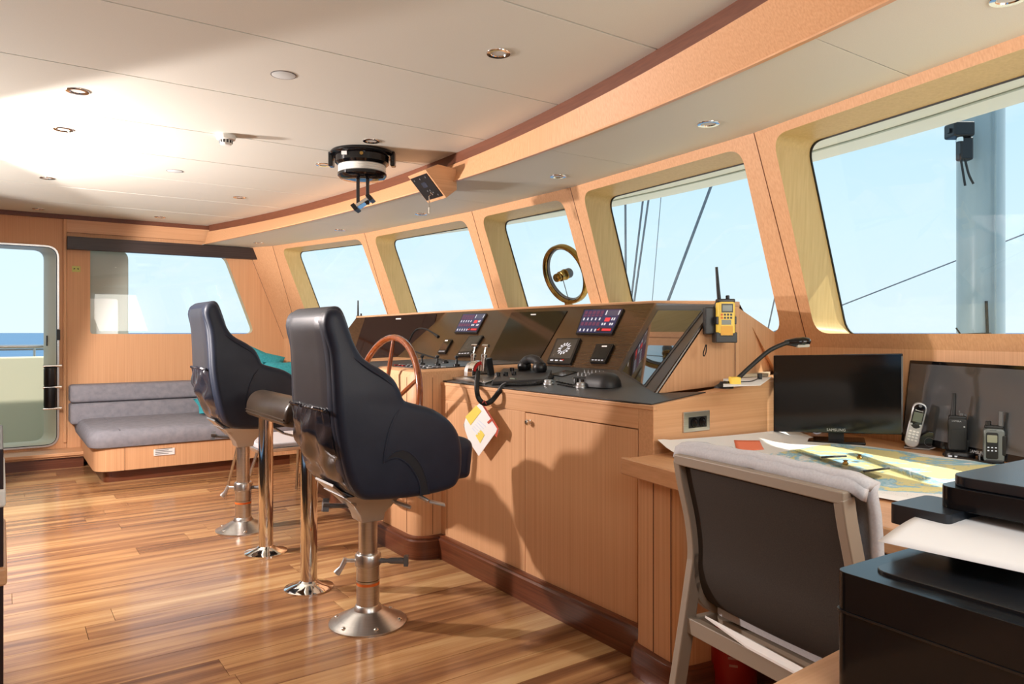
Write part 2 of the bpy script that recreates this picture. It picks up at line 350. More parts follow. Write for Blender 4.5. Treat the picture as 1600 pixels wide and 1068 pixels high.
for i in range(7):
    P, n = facet_plane(i)
    if n.x < 0: n = -n
    a, b = T[i], T[i+1]; c, d = seam_at(i+1, ZK), seam_at(i, ZK)
    outer = [a, b, c, d]
    loops = [outer]
    if i in WPX:
        w = WPX[i]; q = [pp(*x, P, n) if x else None for x in w]
        dn = (seam_at(i, ZK)-T[i]); dn = dn/(-dn.z)           # down the facet, per metre of height
        def at_z(p, z, s0, s1): return p+(s1-s0)*0
        if i == 5:
            side = (seam_at(6, ZK)-T[6])/(ZS-ZK); off = (T[5]-T[6]).normalized()*.16
            q[1] = T[6]+off+side*(ZS-q[0].z); q[2] = T[6]+off+side*(ZS-ZSILL)
        # bottom corners brought to the sill height along the side edges
        for hi, lo in ((0, 3), (1, 2)):
            e = q[lo]-q[hi]; q[lo] = q[hi]+e*((q[hi].z-ZSILL)/(-e.z))
        if i != 5:
            zt = (q[0].z+q[1].z)/2
            for hi, lo in ((0, 3), (1, 2)):
                e = q[lo]-q[hi]; q[hi] = q[hi]+e*((q[hi].z-zt)/(-e.z))
        hole = round_poly(q, .085, 7); loops.append(hole); WIN[i] = (hole, n, q)
    mb = MB(); tri = tessellate_polygon(loops); vv = [p for l in loops for p in l]; mb.add(vv, [tuple(t) for t in tri])
    mb.build('wall_facet', WZ, wf)
    # upright wall under the sill, its own panel
    mb = MB().add([d, c, V((c.x, c.y, -.02)), V((d.x, d.y, -.02))], [(0, 1, 2, 3)]); mb.build('lower_panel', WZ, wf)
    MB().tube([a+n*-.0005, d+n*-.0005], .0022, 5).build('panel_joint', DARK, wf)
# ---- windows 1-5: reveal, gasket and glass
RD = .21; RV = {}
for i, (hole, n, q) in WIN.items():
    r = empty('window_%d' % i, sum(q, V())/4, kind='structure')
    nh = V((n.x, n.y, 0)).normalized(); rv = nh*RD-Z_*.015; RV[i] = rv
    k = len(hole); mb = MB(); mb.layers([hole, [p+rv for p in hole]], cap=False)
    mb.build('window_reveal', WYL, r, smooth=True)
    c = sum(hole, V())/k; g0 = [p+rv*.95 for p in hole]; g1 = [p+(c-p).normalized()*.008+rv*.95 for p in hole]
    mg = MB(); mg.layers([g0, g1, [p+rv*.03 for p in g1], [p+rv*.03 for p in g0]], cap=False); mg.build('gasket', GASK, r)
    gl = MB(); tri = tessellate_polygon([hole]); gl.add([p+rv*.985 for p in hole], [tuple(t) for t in tri]); gl.build('glass', GLASS, r)
# hull skin outside, so daylight enters only through the openings
sk = MB()
for i in range(7):
    P, n = facet_plane(i); nh = V((n.x, n.y, 0)).normalized()*(1 if n.x > 0 else -1); rv = RV.get(i, nh*RD-Z_*.015)
    up = (T[i]-seam_at(i, ZK))*.10
    loops = [[T[i]+rv+up, T[i+1]+rv+up, seam_at(i+1, ZK)+rv, seam_at(i, ZK)+rv]]
    if i in WIN: loops.append([p+rv*1.005 for p in WIN[i][0]])
    vv = [p for l in loops for p in l]; sk.add(vv, [tuple(t) for t in tessellate_polygon(loops)])
    sk.add([loops[0][3], loops[0][2], V((loops[0][2].x, loops[0][2].y, -1.5)), V((loops[0][3].x, loops[0][3].y, -1.5))], [(0, 1, 2, 3)])
sk.build('trim_3', WHITE, kind='structure')
def wall_low(y):
    L_ = [seam_at(i, ZK) for i in range(8)]
    for i in range(7):
        if L_[i+1].y <= y <= L_[i].y: return L_[i+1].x+(L_[i].x-L_[i+1].x)*(y-L_[i+1].y)/(L_[i].y-L_[i+1].y)
    return L_[7].x
# ---- forward soffit, panel by panel
so = empty('soffit', (2.6, 3.9, ZS), kind='structure')
def wall_x(y):
    for i in range(7):
        if T[i+1].y <= y <= T[i].y: return T[i+1].x+(T[i].x-T[i+1].x)*(y-T[i+1].y)/(T[i].y-T[i+1].y)
    return T[0].x if y > T[0].y else T[7].x
sx = [YN, 1.32, 2.9, 4.35, 5.95, YF]
for a, b in zip(sx, sx[1:]):
    ys = sorted(set([a+.002]+[p.y for p in T if a+.01 < p.y < b-.01]+[a+(b-a)*k/12 for k in range(1, 12)]+[b-.002]))
    poly = [V((bb(q)+.014, q, ZS)) for q in ys]+[V((wall_x(q)+.02, q, ZS)) for q in reversed(ys)]
    MB().prism(poly, (0, 0, .004)).build('soffit_panel', CEIL, so)
MB().layers([[V((bb(q)-.003, q, ZS-.003)), V((bb(q)+.016, q, ZS-.003)), V((bb(q)+.016, q, ZS+.004)), V((bb(q)-.003, q, ZS+.004))] for q in YS]).build('soffit_edge', WY, so)
# ---- roof with its overhang in front of the windows
ov = sorted([(p.y, p.x) for p in [pz(*q, 2.25) for q in [(625, 373), (731, 360), (795, 350.6), (860, 340), (968, 322), (1166, 280), (1274, 250), (1600, 160)]]])
ovf = polyfit3(ov)
ro = MB(); ys = [-1.2+9.7*i/24 for i in range(25)]
ro.prism([V((2.62, ys[0], 2.25))]+[V((ovf(q), q, 2.25)) for q in ys]+[V((2.62, ys[-1], 2.25))], (0, 0, .2))
ro.box((-2.6, -1.2, 2.42), (2.7, 8.5, 2.47))
ro.build('trim_4', WHITE, kind='structure')
MB().layers([[V((ovf(q)-.22, q, 2.244)), V((ovf(q)-.20, q, 2.244)), V((ovf(q)-.20, q, 2.25)), V((ovf(q)-.22, q, 2.25))] for q in ys]).build('trim_5', mat('grey_sealant', S(170, 178, 170), .6), kind='structure')
# ---- far side wall with a window and an open door
wl = empty('wall_left', (1.2, YF, 0), kind='structure')
def wy(u, v): return py(u, v, YF)
dl, dr, dt, db = -.30, wy(88, 400).x, wy(60, 386).z, wy(60, 695).z
door = round_poly([V((dl, YF, db)), V((dr, YF, db)), V((dr, YF, dt)), V((dl, YF, dt))], .09, 6)
wq = [V((wy(141, 450).x, YF, ZSILL-.01)), V((wy(398, 521).x, YF, ZSILL-.01)), V((wy(352, 402).x, YF, wy(352, 399).z)), V((wy(141, 450).x, YF, wy(352, 399).z))]
side_win = round_poly(wq, [.03, .09, .09, .03], 6)
s0, sk0 = seam_at(0, ZS), seam_at(0, ZK)
jx = wy(104, 500).x
def wallpoly(name, loops, m):
    vv = [p for l in loops for p in l]; return MB().add(vv, [tuple(t) for t in tessellate_polygon(loops)]).build(name, m, wl)
wallpoly('wall_panel', [[V((XA-2.3, YF, 0)), V((jx, YF, 0)), V((jx, YF, 2.4)), V((XA-2.3, YF, 2.4))], door], WZ)
wallpoly('wall_panel', [[V((jx+.003, YF, 0)), V((sk0.x, YF, 0)), sk0, V((s0.x, YF, ZS)), V((s0.x, YF, 2.4)), V((jx+.003, YF, 2.4))], side_win], WZ)
MB().box((jx-.028, YF-.022, .2), (jx+.0, YF, 2.4)).build('door_post', WZ, wl, bevel=.004)
MB().box((XA-.6, YF-.03, 2.33), (bt(8.0)+.03, YF-.001, 2.372)).build('cornice', BRN, wl, bevel=.004)
MB().box((jx, YF-.02, wy(300, 376).z), (bb(8.0)+.1, YF-.001, 2.335)).build('head_panel', WX, wl, bevel=.003)
# outside skin with the same holes
mb = MB(); lp = [[V((-2.6, YF+.10, -1.5)), V((sk0.x+.2, YF+.10, -1.5)), V((sk0.x+.2, YF+.10, ZK)), V((s0.x+.15, YF+.10, 2.5)), V((-2.6, YF+.10, 2.5))], [p+V((0, .10, 0)) for p in door], [p+V((0, .10, 0)) for p in side_win]]
mb.add([p for l in lp for p in l], [tuple(t) for t in tessellate_polygon(lp)])
mb.build('trim_6', CREAM, kind='structure')
w6 = empty('window_6', sum(wq, V())/4, kind='structure')
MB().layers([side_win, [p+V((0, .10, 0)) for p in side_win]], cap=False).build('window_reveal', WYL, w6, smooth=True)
MB().add([p+V((0, .085, 0)) for p in side_win], [tuple(t) for t in tessellate_polygon([side_win])]).build('glass', GLASS, w6)
d1 = empty('door_1', V((dr, YF, db)), kind='structure')
MB().layers([door, [p+V((0, .10, 0)) for p in door]], cap=False).build('door_lining', CREAM, d1, smooth=True)
dc = sum(door, V())/len(door)
def ring(outer, d, y0, y1):
    xy = [(p.x, p.z) for p in outer]; a = inset2(xy, -d); b = inset2(xy, 0)
    return [[V((p[0], y, p[1])) for p in l] for l, y in ((b, y0), (a, y0), (a, y1), (b, y1), (b, y0))]
MB().layers(ring(door, .022, YF-.012, YF+.004), cap=False).build('door_frame', STEEL, d1, smooth=True)
MB().layers(ring([p for p in door], .006, YF-.016, YF-.010), cap=False).build('door_seal', GASK, d1)
# outer coaming narrows the opening on its right side; the leaf is folded flat against the outside wall
def splay(p, d): return V((p.x-(.10*d if p.x > (dl+dr)/2 else 0), YF+.10+.22*d, p.z))
MB().layers([[splay(p, 0) for p in door], [splay(p, .35) for p in door], [splay(p, .8) for p in door], [splay(p, 1)+V((.012 if p.x > 0 else 0, .02, 0)) for p in door]], cap=False).build('outer_coaming', CREAM, d1, smooth=True)
lf0, lf1 = dr+.03, py(200, 450, YF+.2).x
lz0, lz1 = db+.02, py(190, 392, YF+.2).z
leaf = round_poly([V((lf0, YF+.17, lz0)), V((lf1, YF+.17, lz0)), V((lf1, YF+.17, lz1)), V((lf0, YF+.17, lz1))], .09, 6)
xy = [(p.x, p.z) for p in leaf]
lfm = mat('leaf_grey_cream', S(178, 182, 172), .4)
mb = MB(); pillow_prism(mb, xy, lambda a, b, y: V((a, y, b)), YF+.165, YF+.21, .012); mb.build('door_leaf', lfm, d1, smooth=True)
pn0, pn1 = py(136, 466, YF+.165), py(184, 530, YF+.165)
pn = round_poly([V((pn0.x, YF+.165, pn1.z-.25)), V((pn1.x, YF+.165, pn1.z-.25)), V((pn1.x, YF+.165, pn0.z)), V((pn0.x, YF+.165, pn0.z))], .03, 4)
MB().prism(pn, (0, -.004, 0)).build('leaf_window', mat('pane_reflection_white', S(246, 248, 246), .35), d1)  # bright reflection in the pane painted as opaque white
mb = MB(); mb.layers([[V((a, y, b)) for a, b in inset2([(p.x, p.z) for p in pn], dd)] for dd, y in ((-.012, YF+.165), (-.012, YF+.158), (.0, YF+.158), (.0, YF+.165))], cap=False); mb.build('window_trim', lfm, d1)
MB().obox(py(77, 532, YF+.27)+V((-.02, -.03, 0)), (1, 0, 0), (0, 1, 0), Z_, .006, .01, .05).build('door_latch', BLACK, d1, bevel=.003)
# hinge with black closer bars
pa, pb = wy(70, 575), wy(91, 636)
mb = MB()
for z0, z1 in ((wy(80, 603).z+.01, wy(80, 574).z), (wy(80, 634).z, wy(80, 604).z)):
    mb.lathe([(.0, z0), (.045, z0), (.05, z0+.012), (.05, z1-.012), (.045, z1), (0, z1)], (dr-.055, YF-.06, 0))
mb.box((dr-.10, YF-.055, wy(80, 637).z), (dr+.0, YF-.02, wy(80, 571).z))
mb.build('door_closer', BLACK, d1, smooth=True)
mb = MB()
for v in (571, 604, 637): 
    z = wy(80, v).z; mb.lathe([(0, -.06), (.012, -.06), (.012, .07), (.017, .07), (.017, .09), (0, .09)], (dr-.05, YF-.07, z), (1, 0, .0), 12)
mb.build('closer_pin', CHROME, d1, smooth=True)
MB().box((dr+.0, YF-.035, wy(90, 531).z), (dr+.03, YF-.005, wy(90, 514).z)).build('door_catch', BLACK, d1, bevel=.004)
# sill step below the door
MB().box((XA-.6, YF-.29, 0), (wy(130, 700).x-.02, YF-.001, .11)).build('baseboard_left', DARK, kind='structure')
st = MB().box((XA-.6, YF-.32, .10), (wy(130, 700).x, YF-.002, db-.075)).build('trim_7', WZ, kind='structure', bevel=.004)
MB().box((XA-.6, YF-.34, db-.075), (wy(130, 700).x+.005, YF-.002, db-.045)).build('trim_8', WX, kind='structure', bevel=.004)
# ---- after bulkhead with the open doorway, near wall with the open side door
XB = XA
mb = MB(); lp = [[V((XB, YN, 0)), V((XB, YF, 0)), V((XB, YF, 2.4)), V((XB, YN, 2.4))], [V((XB, 4.80, .0)), V((XB, 6.38, .0)), V((XB, 6.38, 2.395)), V((XB, 4.80, 2.395))]]
for pnl in ([(YN, 0), (2.60, 0), (2.60, 2.39), (YN, 2.39)], [(7.75, 0), (YF, 0), (YF, 2.39), (7.75, 2.39)]):
    mb.prism([V((XB-.04, a, b)) for a, b in pnl], (.03, 0, 0))
mb.prism([V((XA-2.3, YN-.3, 0)), V((XA-2.3, YF+.1, 0)), V((XA-2.3, YF+.1, 2.4)), V((XA-2.3, YN-.3, 2.4))], (-.04, 0, 0))
mb.build('wall_back', WZ, kind='structure')
mb = MB()
mb.prism([V((a, YN, b)) for a, b in ((XB, 0), (.0, 0), (.0, 2.05), (1.05, 2.05), (1.05, 0), (3.3, 0), (3.3, 1.2), (1.5, 1.2), (1.5, 2.05), (2.9, 2.05), (2.9, 1.2), (3.3, 1.2001), (3.3, 2.39), (XB, 2.39))], (0, -.03, 0))
mb.build('wall_right', WZ, kind='structure')
# ================================================================ OUTSIDE
sea = MB(); sea.add([(-9000, -9000, -5.5), (9000, -9000, -5.5), (9000, 9000, -5.5), (-9000, 9000, -5.5)], [(0, 1, 2, 3)])
sm = textured('sea_water', S(70, 108, 142), S(88, 126, 158), (.02, .12, 1), .5, detail=6, spec=.3)
so_ = sea.build('sea', sm); so_['kind'] = 'stuff'; so_['label'] = 'flat blue sea out to the horizon beyond the bulwark'; so_['category'] = 'sea'
BW = 9.35
bz = py(30, 557, BW).z
tag(MB().box((-3, BW, -1.2), (3.5, BW+.08, bz)).build('bulwark', CREAM, bevel=.02), 'cream bulwark of the side deck outside the open door', 'bulwark')
MB().box((-3, YF+.12, -.25), (3.6, BW, -.15)).build('side_deck', mat('deck_grey', S(170, 160, 140), .7), kind='structure')
rz = py(30, 541, BW).z
r = empty('deck_rail', (0, BW+.04, bz), 'steel handrail on short stanchions along the top of the cream bulwark', 'railing')
MB().tube([(-3, BW+.04, rz), (3.4, BW+.04, rz)], .024, 12).build('handrail', STEEL, r, smooth=True)
MB().tube([(-3, BW+.04, rz-.035), (3.4, BW+.04, rz-.035)], .009, 8).build('lower_rail', STEEL, r, smooth=True)
for x in (py(54, 560, BW).x, py(54, 560, BW).x+1.1, py(54, 560, BW).x+2.2, py(54, 560, BW).x-1.1):
    MB().tube([(x, BW+.04, bz-.01), (x, BW+.04, rz)], .014, 10).build('stanchion', STEEL, r, smooth=True)
MB().prism([V((3.5, -3, -.35)), V((9, -1, -.35)), V((9, 9, -.35)), V((3.5, 11, -.35))], (0, 0, -.05)).build('foredeck', mat('foredeck_teak', S(206, 190, 160), .7), kind='structure')  # unseen deck added to bounce warm sunlight up to the soffit
# mast, its floodlight, and rigging
MD = 7.2
mc = pd(1532, 519, MD); mr = 32.5*MD/1138
m_ = empty('mast', (mc.x, mc.y, -2), 'thick pale grey mast rising outside the rightmost window', 'mast')
MB().lathe([(mr, -2), (mr, 7)], (mc.x, mc.y, 0), n=40).build('mast_tube', MASTM, m_, smooth=True)
e = pd(1566, 519, MD-.05); MB().tube([(e.x, e.y, -2), (e.x, e.y, 7)], .010, 8).build('mast_track', mat('dark_track', S(60, 70, 82), .5), m_)
e = pd(1556, 519, MD-.24); MB().tube([(e.x, e.y, -2), (e.x, e.y, 7)], .012, 8).build('conduit', MASTM, m_)
f0 = pd(1499, 204, MD-.27)
fo = empty('deck_floodlight', f0, 'black floodlight with two hanging cable tails on the mast outside', 'floodlight')
MB().obox(f0, R_, D_, Z_, .10, .09, .07).build('lamp_housing', BLACK, fo, bevel=.02)
f1 = pd(1507, 233, MD-.27); MB().obox(f1, R_, D_, Z_, .062, .05, .11).build('junction_box', BLACK, fo, bevel=.02)
MB().lathe([(0, -.02), (.03, -.02), (.03, .02), (0, .02)], pd(1500, 218, MD-.31), Z_, 12).build('clamp', CHROME, fo, smooth=True)
for q in ([(1500, 240), (1504, 265), (1508, 290)], [(1506, 240), (1513, 270), (1521, 287)]):
    MB().tube(smoothpath([pd(*x, MD-.30) for x in q]), .011, 8).build('cable_tail', RUB, fo, smooth=True)
MB().obox(pd(1470, 205, MD-.3)*.5+f0*.5, R_, D_, Z_, .02, .02, .02).build('bracket', BLACK, fo)
def wire(a, b, r, label, cat='rope', da=6.0, db=6.0, n=10):
    A, B = pd(*a, da), pd(*b, db); d = B-A
    B = A+d*((A.z+.36)/-d.z); A = A-d*min(1.2, 4/abs(d.z))
    tag(MB().tube([A, B], r, n).build('rigging_wire', ROPE), label, cat, 'rigging seen through the front windows')
wire((1130, 240), (1010, 560), .014, 'thick twisted stay slanting through the middle of the second window from the right', da=7, db=7)
wire((977, 280), (978, 500), .011, 'near-vertical dark stay at the left edge of the second window from the right', da=7, db=7)
wire((1012, 250), (980, 520), .010, 'left one of two close slanting wires in the second window from the right', da=7, db=7)
wire((1022, 250), (984, 520), .010, 'right one of two close slanting wires in the second window from the right', da=7, db=7)
wire((1036, 270), (1014, 530), .0035, 'hair-thin pale halyard between the wire pair and the thick stay', da=7, db=7)
wire((1640, 350), (1140, 545), .008, 'thin stay crossing low behind the mast and the window pillar', da=9, db=9)
wire((1216, 440), (1190, 560), .008, 'short steep stay low beside the pillar right of the yellow radio', da=8, db=8)
tag(MB().tube([pd(1496, 523, MD-.22), pd(1548, 521, MD-.22)], .012, 8).tube([pd(1494, 512, MD-.22), pd(1500, 521, MD-.22)], .008, 6).tube([pd(1541, 470, MD-.22), pd(1543, 522, MD-.22)], .014, 8).build('mast_cleat', RUB), 'dark cleat and short dark bar at the foot of the mast', 'cleat')
# ================================================================ STEERING CONSOLE
CX, CYR, CYL, YC = 2.02, 1.945, 5.80, 3.875     # front plane, right end, left end, mid line
SL = .09
def dz(x): return .975+SL*(x-2.03)
DN, DP = V((-SL, 0, 1)), V((2.03, 0, .975))
def dk(u, v, h=0): return pp(u, v, DP+Z_*h, DN)
con = empty('control_console', (CX, YC, 0), 'long wooden steering console with sloped brown instrument panel under the windows', 'console')
P1 = dk(964, 579); A_ = dk(1023.6, 615.3); B_ = V((2.62, 2.03, dz(2.62)))
nv = (B_-A_).cross(Z_).normalized()
R2 = pp(1119, 474, A_, nv)
nf = (A_-P1).cross(R2-P1).normalized()
P2 = pp(1022.5, 472.5, P1, nf)
def mir(p): return V((p.x, 2*YC-p.y, p.z))
nm = V((0, 1, 0)).cross(P2-P1).normalized()      # main panel normal
if nm.x > 0: nm = -nm
if nf.x > 0: nf = -nf
nfl = V((nf.x, -nf.y, nf.z))
BX = 3.06
# body: cabinet run with a 5 degree sloped top
def cab(y0, y1, name, m, x0=CX, dzz=0):
    return MB().prism([V((x0, y0, .0)), V((BX, y0, .0)), V((BX, y0, dz(BX)+dzz)), V((x0, y0, dz(x0)+dzz))], (0, y1-y0, 0)).build(name, m, con, bevel=.006)
dy0, dy1 = py(0, 0, 1).y, 0
cy = lambda u: px(u, 700, CX).y
d_l, d_r = cy(821), cy(996); dzt, dzb = px(821, 644.5, CX).z, px(821, 899, CX).z
cab(3.57, CYL, 'cabinet_body', WZ)
# starboard cabinet: carcass round the door opening
G = .004
MB().prism([V((CX, CYR, 0)), V((BX, CYR, 0)), V((BX, CYR, dz(BX))), V((CX, CYR, dz(CX)))], (0, d_r-G-CYR, 0)).build('end_cabinet', WX, con, bevel=.004)
MB().box((CX, d_l+G, 0), (BX, 3.62, dzt+G)).build('cabinet_body', WZ, con, bevel=.003)
MB().box((CX, d_r-G, dzt+G), (CX+.4, 3.62, .965)).build('apron_rail', WY, con, bevel=.003)
MB().box((CX, d_r-G, 0), (CX+.3, d_l+G, dzb-G)).build('cabinet_body', WZ, con)
MB().box((CX+.05, d_r-G, dzb-G), (CX+.09, d_l+G, dzt+G)).build('door_backing', DARK, con)
dr_ = MB().box((CX-.001, d_r, dzb), (CX+.02, d_l, dzt)).build('cabinet_door', WZ, con, bevel=.002)
kn = px(829, 659, CX)
MB().lathe([(.012, 0), (.012, .004), (.007, .006), (.007, .014), (.0135, .018), (.0135, .024), (.009, .029), (0, .03)], kn, (-1, 0, 0), 20).build('door_knob', CHROME, dr_, smooth=True)
MB().tube([(CX-.0005, 3.50, .13), (CX-.0005, 3.50, .86)], .0016, 5).build('panel_joint', DARK, con)
MB().box((CX-.004, CYR-.004, .955), (CX+.02, 3.585, .972)).build('desk_lipping', WY, con, bevel=.003)
# desk surface between the lip and the panel (dark laminate), following the slope
e = .004
def dsk(poly, name, m, h=.004):
    pts = [V((x, y, dz(x))) for x, y in poly]; return MB().prism([p+Z_*.0005 for p in pts], (0, 0, h)).build(name, m, con)
dsk([(CX+.002, CYR+.012), (A_.x+.12, CYR+.03), (A_.x, A_.y), (P1.x, P1.y), (P1.x+.05, mir(P1).y+.12), (2.231, CYL-.06), (CX+.02, CYL-.02)], 'desk_top', DESKM)
# toe baseboard
def basebd(poly, h=.125, t=.03):
    MB().layers([[V((x, y, 0)) for x, y in poly], [V((x, y, h-.02)) for x, y in poly], [V((x+(.008), y, h-.012)) for x, y in poly], [V((x+.008, y, h-.004)) for x, y in poly], [V((x+.022, y, h)) for x, y in poly]]).build('baseboard', DARK, con)
basebd([(CX-.035, CYR-.03), (CX+.5, CYR-.03), (CX+.5, 3.6), (CX-.035, 3.56)])
basebd([(CX-.035, 4.18), (CX+.5, 4.18), (CX+.5, CYL+.03), (CX-.035, CYL+.03)])
# wheel pod, a raised rounded block on the mid line
PX, PYR, PYL, PZ = 1.865, 3.565, 4.185, 1.04
pod = round_poly([V((PX, PYR, 0)), V((2.80, PYR, 0)), V((2.80, PYL, 0)), V((PX, PYL, 0))], [.10, .01, .01, .10], 8)
zt = lambda x: PZ+.02*(x-1.9)
mb = MB(); i1 = inset2([(p.x, p.y) for p in pod], .012); i2 = inset2([(p.x, p.y) for p in pod], .035)
mb.layers([[V((p.x, p.y, .12)) for p in pod], [V((p.x, p.y, zt(p.x)-.035)) for p in pod], [V((a[0], a[1], zt(a[0])-.010)) for a in i1], [V((a[0], a[1], zt(a[0]))) for a in i2]])
mb.build('wheel_pod', WZ, con, smooth=True)
ip = inset2([(p.x, p.y) for p in pod], -.028); 
mb = MB(); mb.layers([[V((a[0], a[1], z)) for a in inset2([(p.x, p.y) for p in pod], d)] for d, z in ((-.03, 0), (-.03, .10), (-.022, .108), (-.022, .118), (-.008, .125))]); mb.build('pod_baseboard', DARK, con, smooth=True)
for yv in (PYR-.0005,): MB().tube([(1.965, yv, .13), (1.965, yv, 1.0)], .0016, 5).build('panel_joint', DARK, con)
MB().tube([(PX-.0005, 3.68, .13), (PX-.0005, 3.68, 1.0)], .0016, 5).build('panel_joint', DARK, con)
# pod top plate with switch rows
i3 = inset2([(p.x, p.y) for p in pod], .10); MB().layers([[V((a[0], a[1], zt(a[0])+z)) for a in i3] for z in (.0002, .005)]).build('pod_plate', DESKM, con)
random.seed(3)
def key(name, p, s, m, h=.006): MB().box((p[0]-s, p[1]-s, p[2]), (p[0]+s, p[1]+s, p[2]+h)).build(name, m, con)
for iy in range(9):
    for ix in range(4):
        x, yy = 1.99+ix*.032, 3.655+iy*.052
        mm = RED if (ix == 0 and iy > 5) else (GREY if (ix+iy) % 3 else SILV)
        key('push_button', (x, yy, zt(x)+.005), .010, mm)
for yy, xx in ((3.70, 2.20), (3.86, 2.16), (3.98, 2.12)):
    MB().lathe([(.02, 0), (.02, .012), (.008, .016), (.006, .045), (.012, .05), (.012, .06), (0, .063)], (xx, yy, zt(xx)+.005), n=14).build('joystick', BLACK, con, smooth=True)
# ---- instrument panel: main face and the two angled ends
def facing(n): return n if n.x < 0 else -n
TH = .05
def slab(poly, n, t, name, m, bevel=.0): return MB().prism(poly, -n*t).build(name, m, con, bevel=bevel)
# port end: the same angled leaf, set farther out and cut to the length seen
P1l, P2l, Al, Rl = mir(P1), mir(P2), mir(A_), mir(R2)
dyl = px(697, 488, P2l.x).y-P2l.y
for p in (P1l, P2l, Al, Rl): p.y += dyl
def cut(a, b, u):
    lo, hi = 0.0, 1.6
    for _ in range(40):
        t = (lo+hi)/2; p = a.lerp(b, t)-C_
        if U0+F*p.dot(R_)/p.dot(D_) > u: lo = t
        else: hi = t
    return a.lerp(b, lo), lo
Rl, kl = cut(P2l, Rl, 557); Al = P1l.lerp(Al, kl); Rl.z -= .0
slab([P1, P2, P2l, P1l], nm, .02, 'main_panel', PANEL)
slab([A_, R2, P2, P1], nf, .005, 'angled_panel', PANEL)
slab([P1l, P2l, Rl, Al], nfl, .02, 'angled_panel', PANEL)
# wooden cap along the ridge and sloping end cheeks
CW = .10
cap = [R2, P2, P2l, Rl]; capb = [R2+V((.16, .0, 0)), P2+V((.16, 0, 0)), P2l+V((.16, 0, 0)), Rl+V((.16, 0, 0))]
mb = MB()
for i in range(3):
    a, b, c, d = cap[i], cap[i+1], capb[i+1], capb[i]
    mb.hexa([p+Z_*-.012 for p in (a, b, c, d)]+[p+Z_*.012+V((-.006, 0, 0)) if j < 2 else p+Z_*.012 for j, p in enumerate((a, b, c, d))])
mb.build('ridge_cap', WY, con, bevel=.004)
for s in (0, 1):
    f = (lambda p: p) if s == 0 else (lambda p: mir(p)+V((Rl.x-R2.x, Rl.y-mir(R2).y, Rl.z-R2.z)))
    B2 = V((B_.x+.02, B_.y, B_.z)); top2 = V((B2.x, B2.y, pp(1139.5, 490, A_, nv).z))
    ins = V((0, .004, 0)) if s == 0 else V((0, -.004, 0))
    sh = V((.010, 0, 0)); MB().prism([f(p) for p in (A_+Z_*.001+sh*2, B2, V((B2.x, B2.y, R2.z-.012)), R2+sh-Z_*.012)], ins).build('end_cheek', WZ, con, bevel=.003)
    MB().tube([f(V((B2.x-.03, B2.y, B2.z)))+ins*-.0, f(V((B2.x-.03, B2.y, R2.z-.05)))], .0018, 5).build('panel_joint', DARK, con)
    # back of the panel down to the cabinet
    MB().prism([f(p) for p in (B2, V((BX, B2.y+.12, dz(BX))), V((BX, B2.y+.12, 1.25)), V((B2.x, B2.y, R2.z-.02)))], ins).build('back_cheek', WZ, con)
MB().add([R2+V((.16, 0, 0)), P2+V((.16, 0, 0)), P2l+V((.16, 0, 0)), Rl+V((.16, 0, 0)), V((BX, 5.7, 1.0)), V((BX, 2.1, 1.0))], [(0, 1, 2, 5), (2, 3, 4), (2, 4, 5)]).build('console_back', WZ, con)
# dark edge strip of the angled end panel
def on(n, P, q, h=.0): return pp(*q, P, n)+n*h
def patch(name, q, P, n, h, m, parent=con, t=None, rad=0, bevel=0):
    pts = [pp(*x, P, n) for x in q]
    if rad: pts = round_poly(pts, rad, 4)
    return MB().prism([p+n*h for p in pts], -n*(t or h)).build(name, m, parent, bevel=bevel)
# right angled screen
patch('screen_bezel', [(1022, 614), (966, 579), (1025, 477), (1117.5, 477)], P1, nf, .003, mat('brown_bezel', S(46, 34, 24), .35), t=.002)
scr = patch('angled_monitor', [(1010, 605), (971, 580), (1029, 483.5), (1103, 484)], P1, nf, .006, BLACK, t=.004)
patch('monitor_screen', [(1008, 602.5), (974.5, 580.5), (1030, 486), (1098, 486.5)], P1, nf, .0075, mat('mirror_dark_glass', (.01, .008, .006), .03, spec=1.0), scr, t=.003)
# middle and left big monitors, flush glass
m1 = patch('console_monitor', [(885, 487), (832, 569), (764, 567), (786, 488.5)][0:0] or [(887, 486), (836, 574), (759, 572), (800, 488.5)], P1, nm, .005, SCRN, t=.01)
patch('maker_mark', [(838, 491), (838, 492.8), (830, 493), (830, 491.2)], P1, nm, .0062, PAPER, m1, t=.001)
ml = [R2, P2, P1, A_]
PLf = P1l
m2 = patch('console_monitor', [(683, 490.5), (664, 566), (548, 566), (571, 496.5)], PLf, nfl, .006, mat('dark_red_monitor_glass', (.016, .005, .004), .06, spec=.6), t=.01)
patch('maker_mark', [(627, 497.5), (627, 499.3), (619, 499.6), (619, 497.8)], PLf, nfl, .0075, PAPER, m2, t=.001)
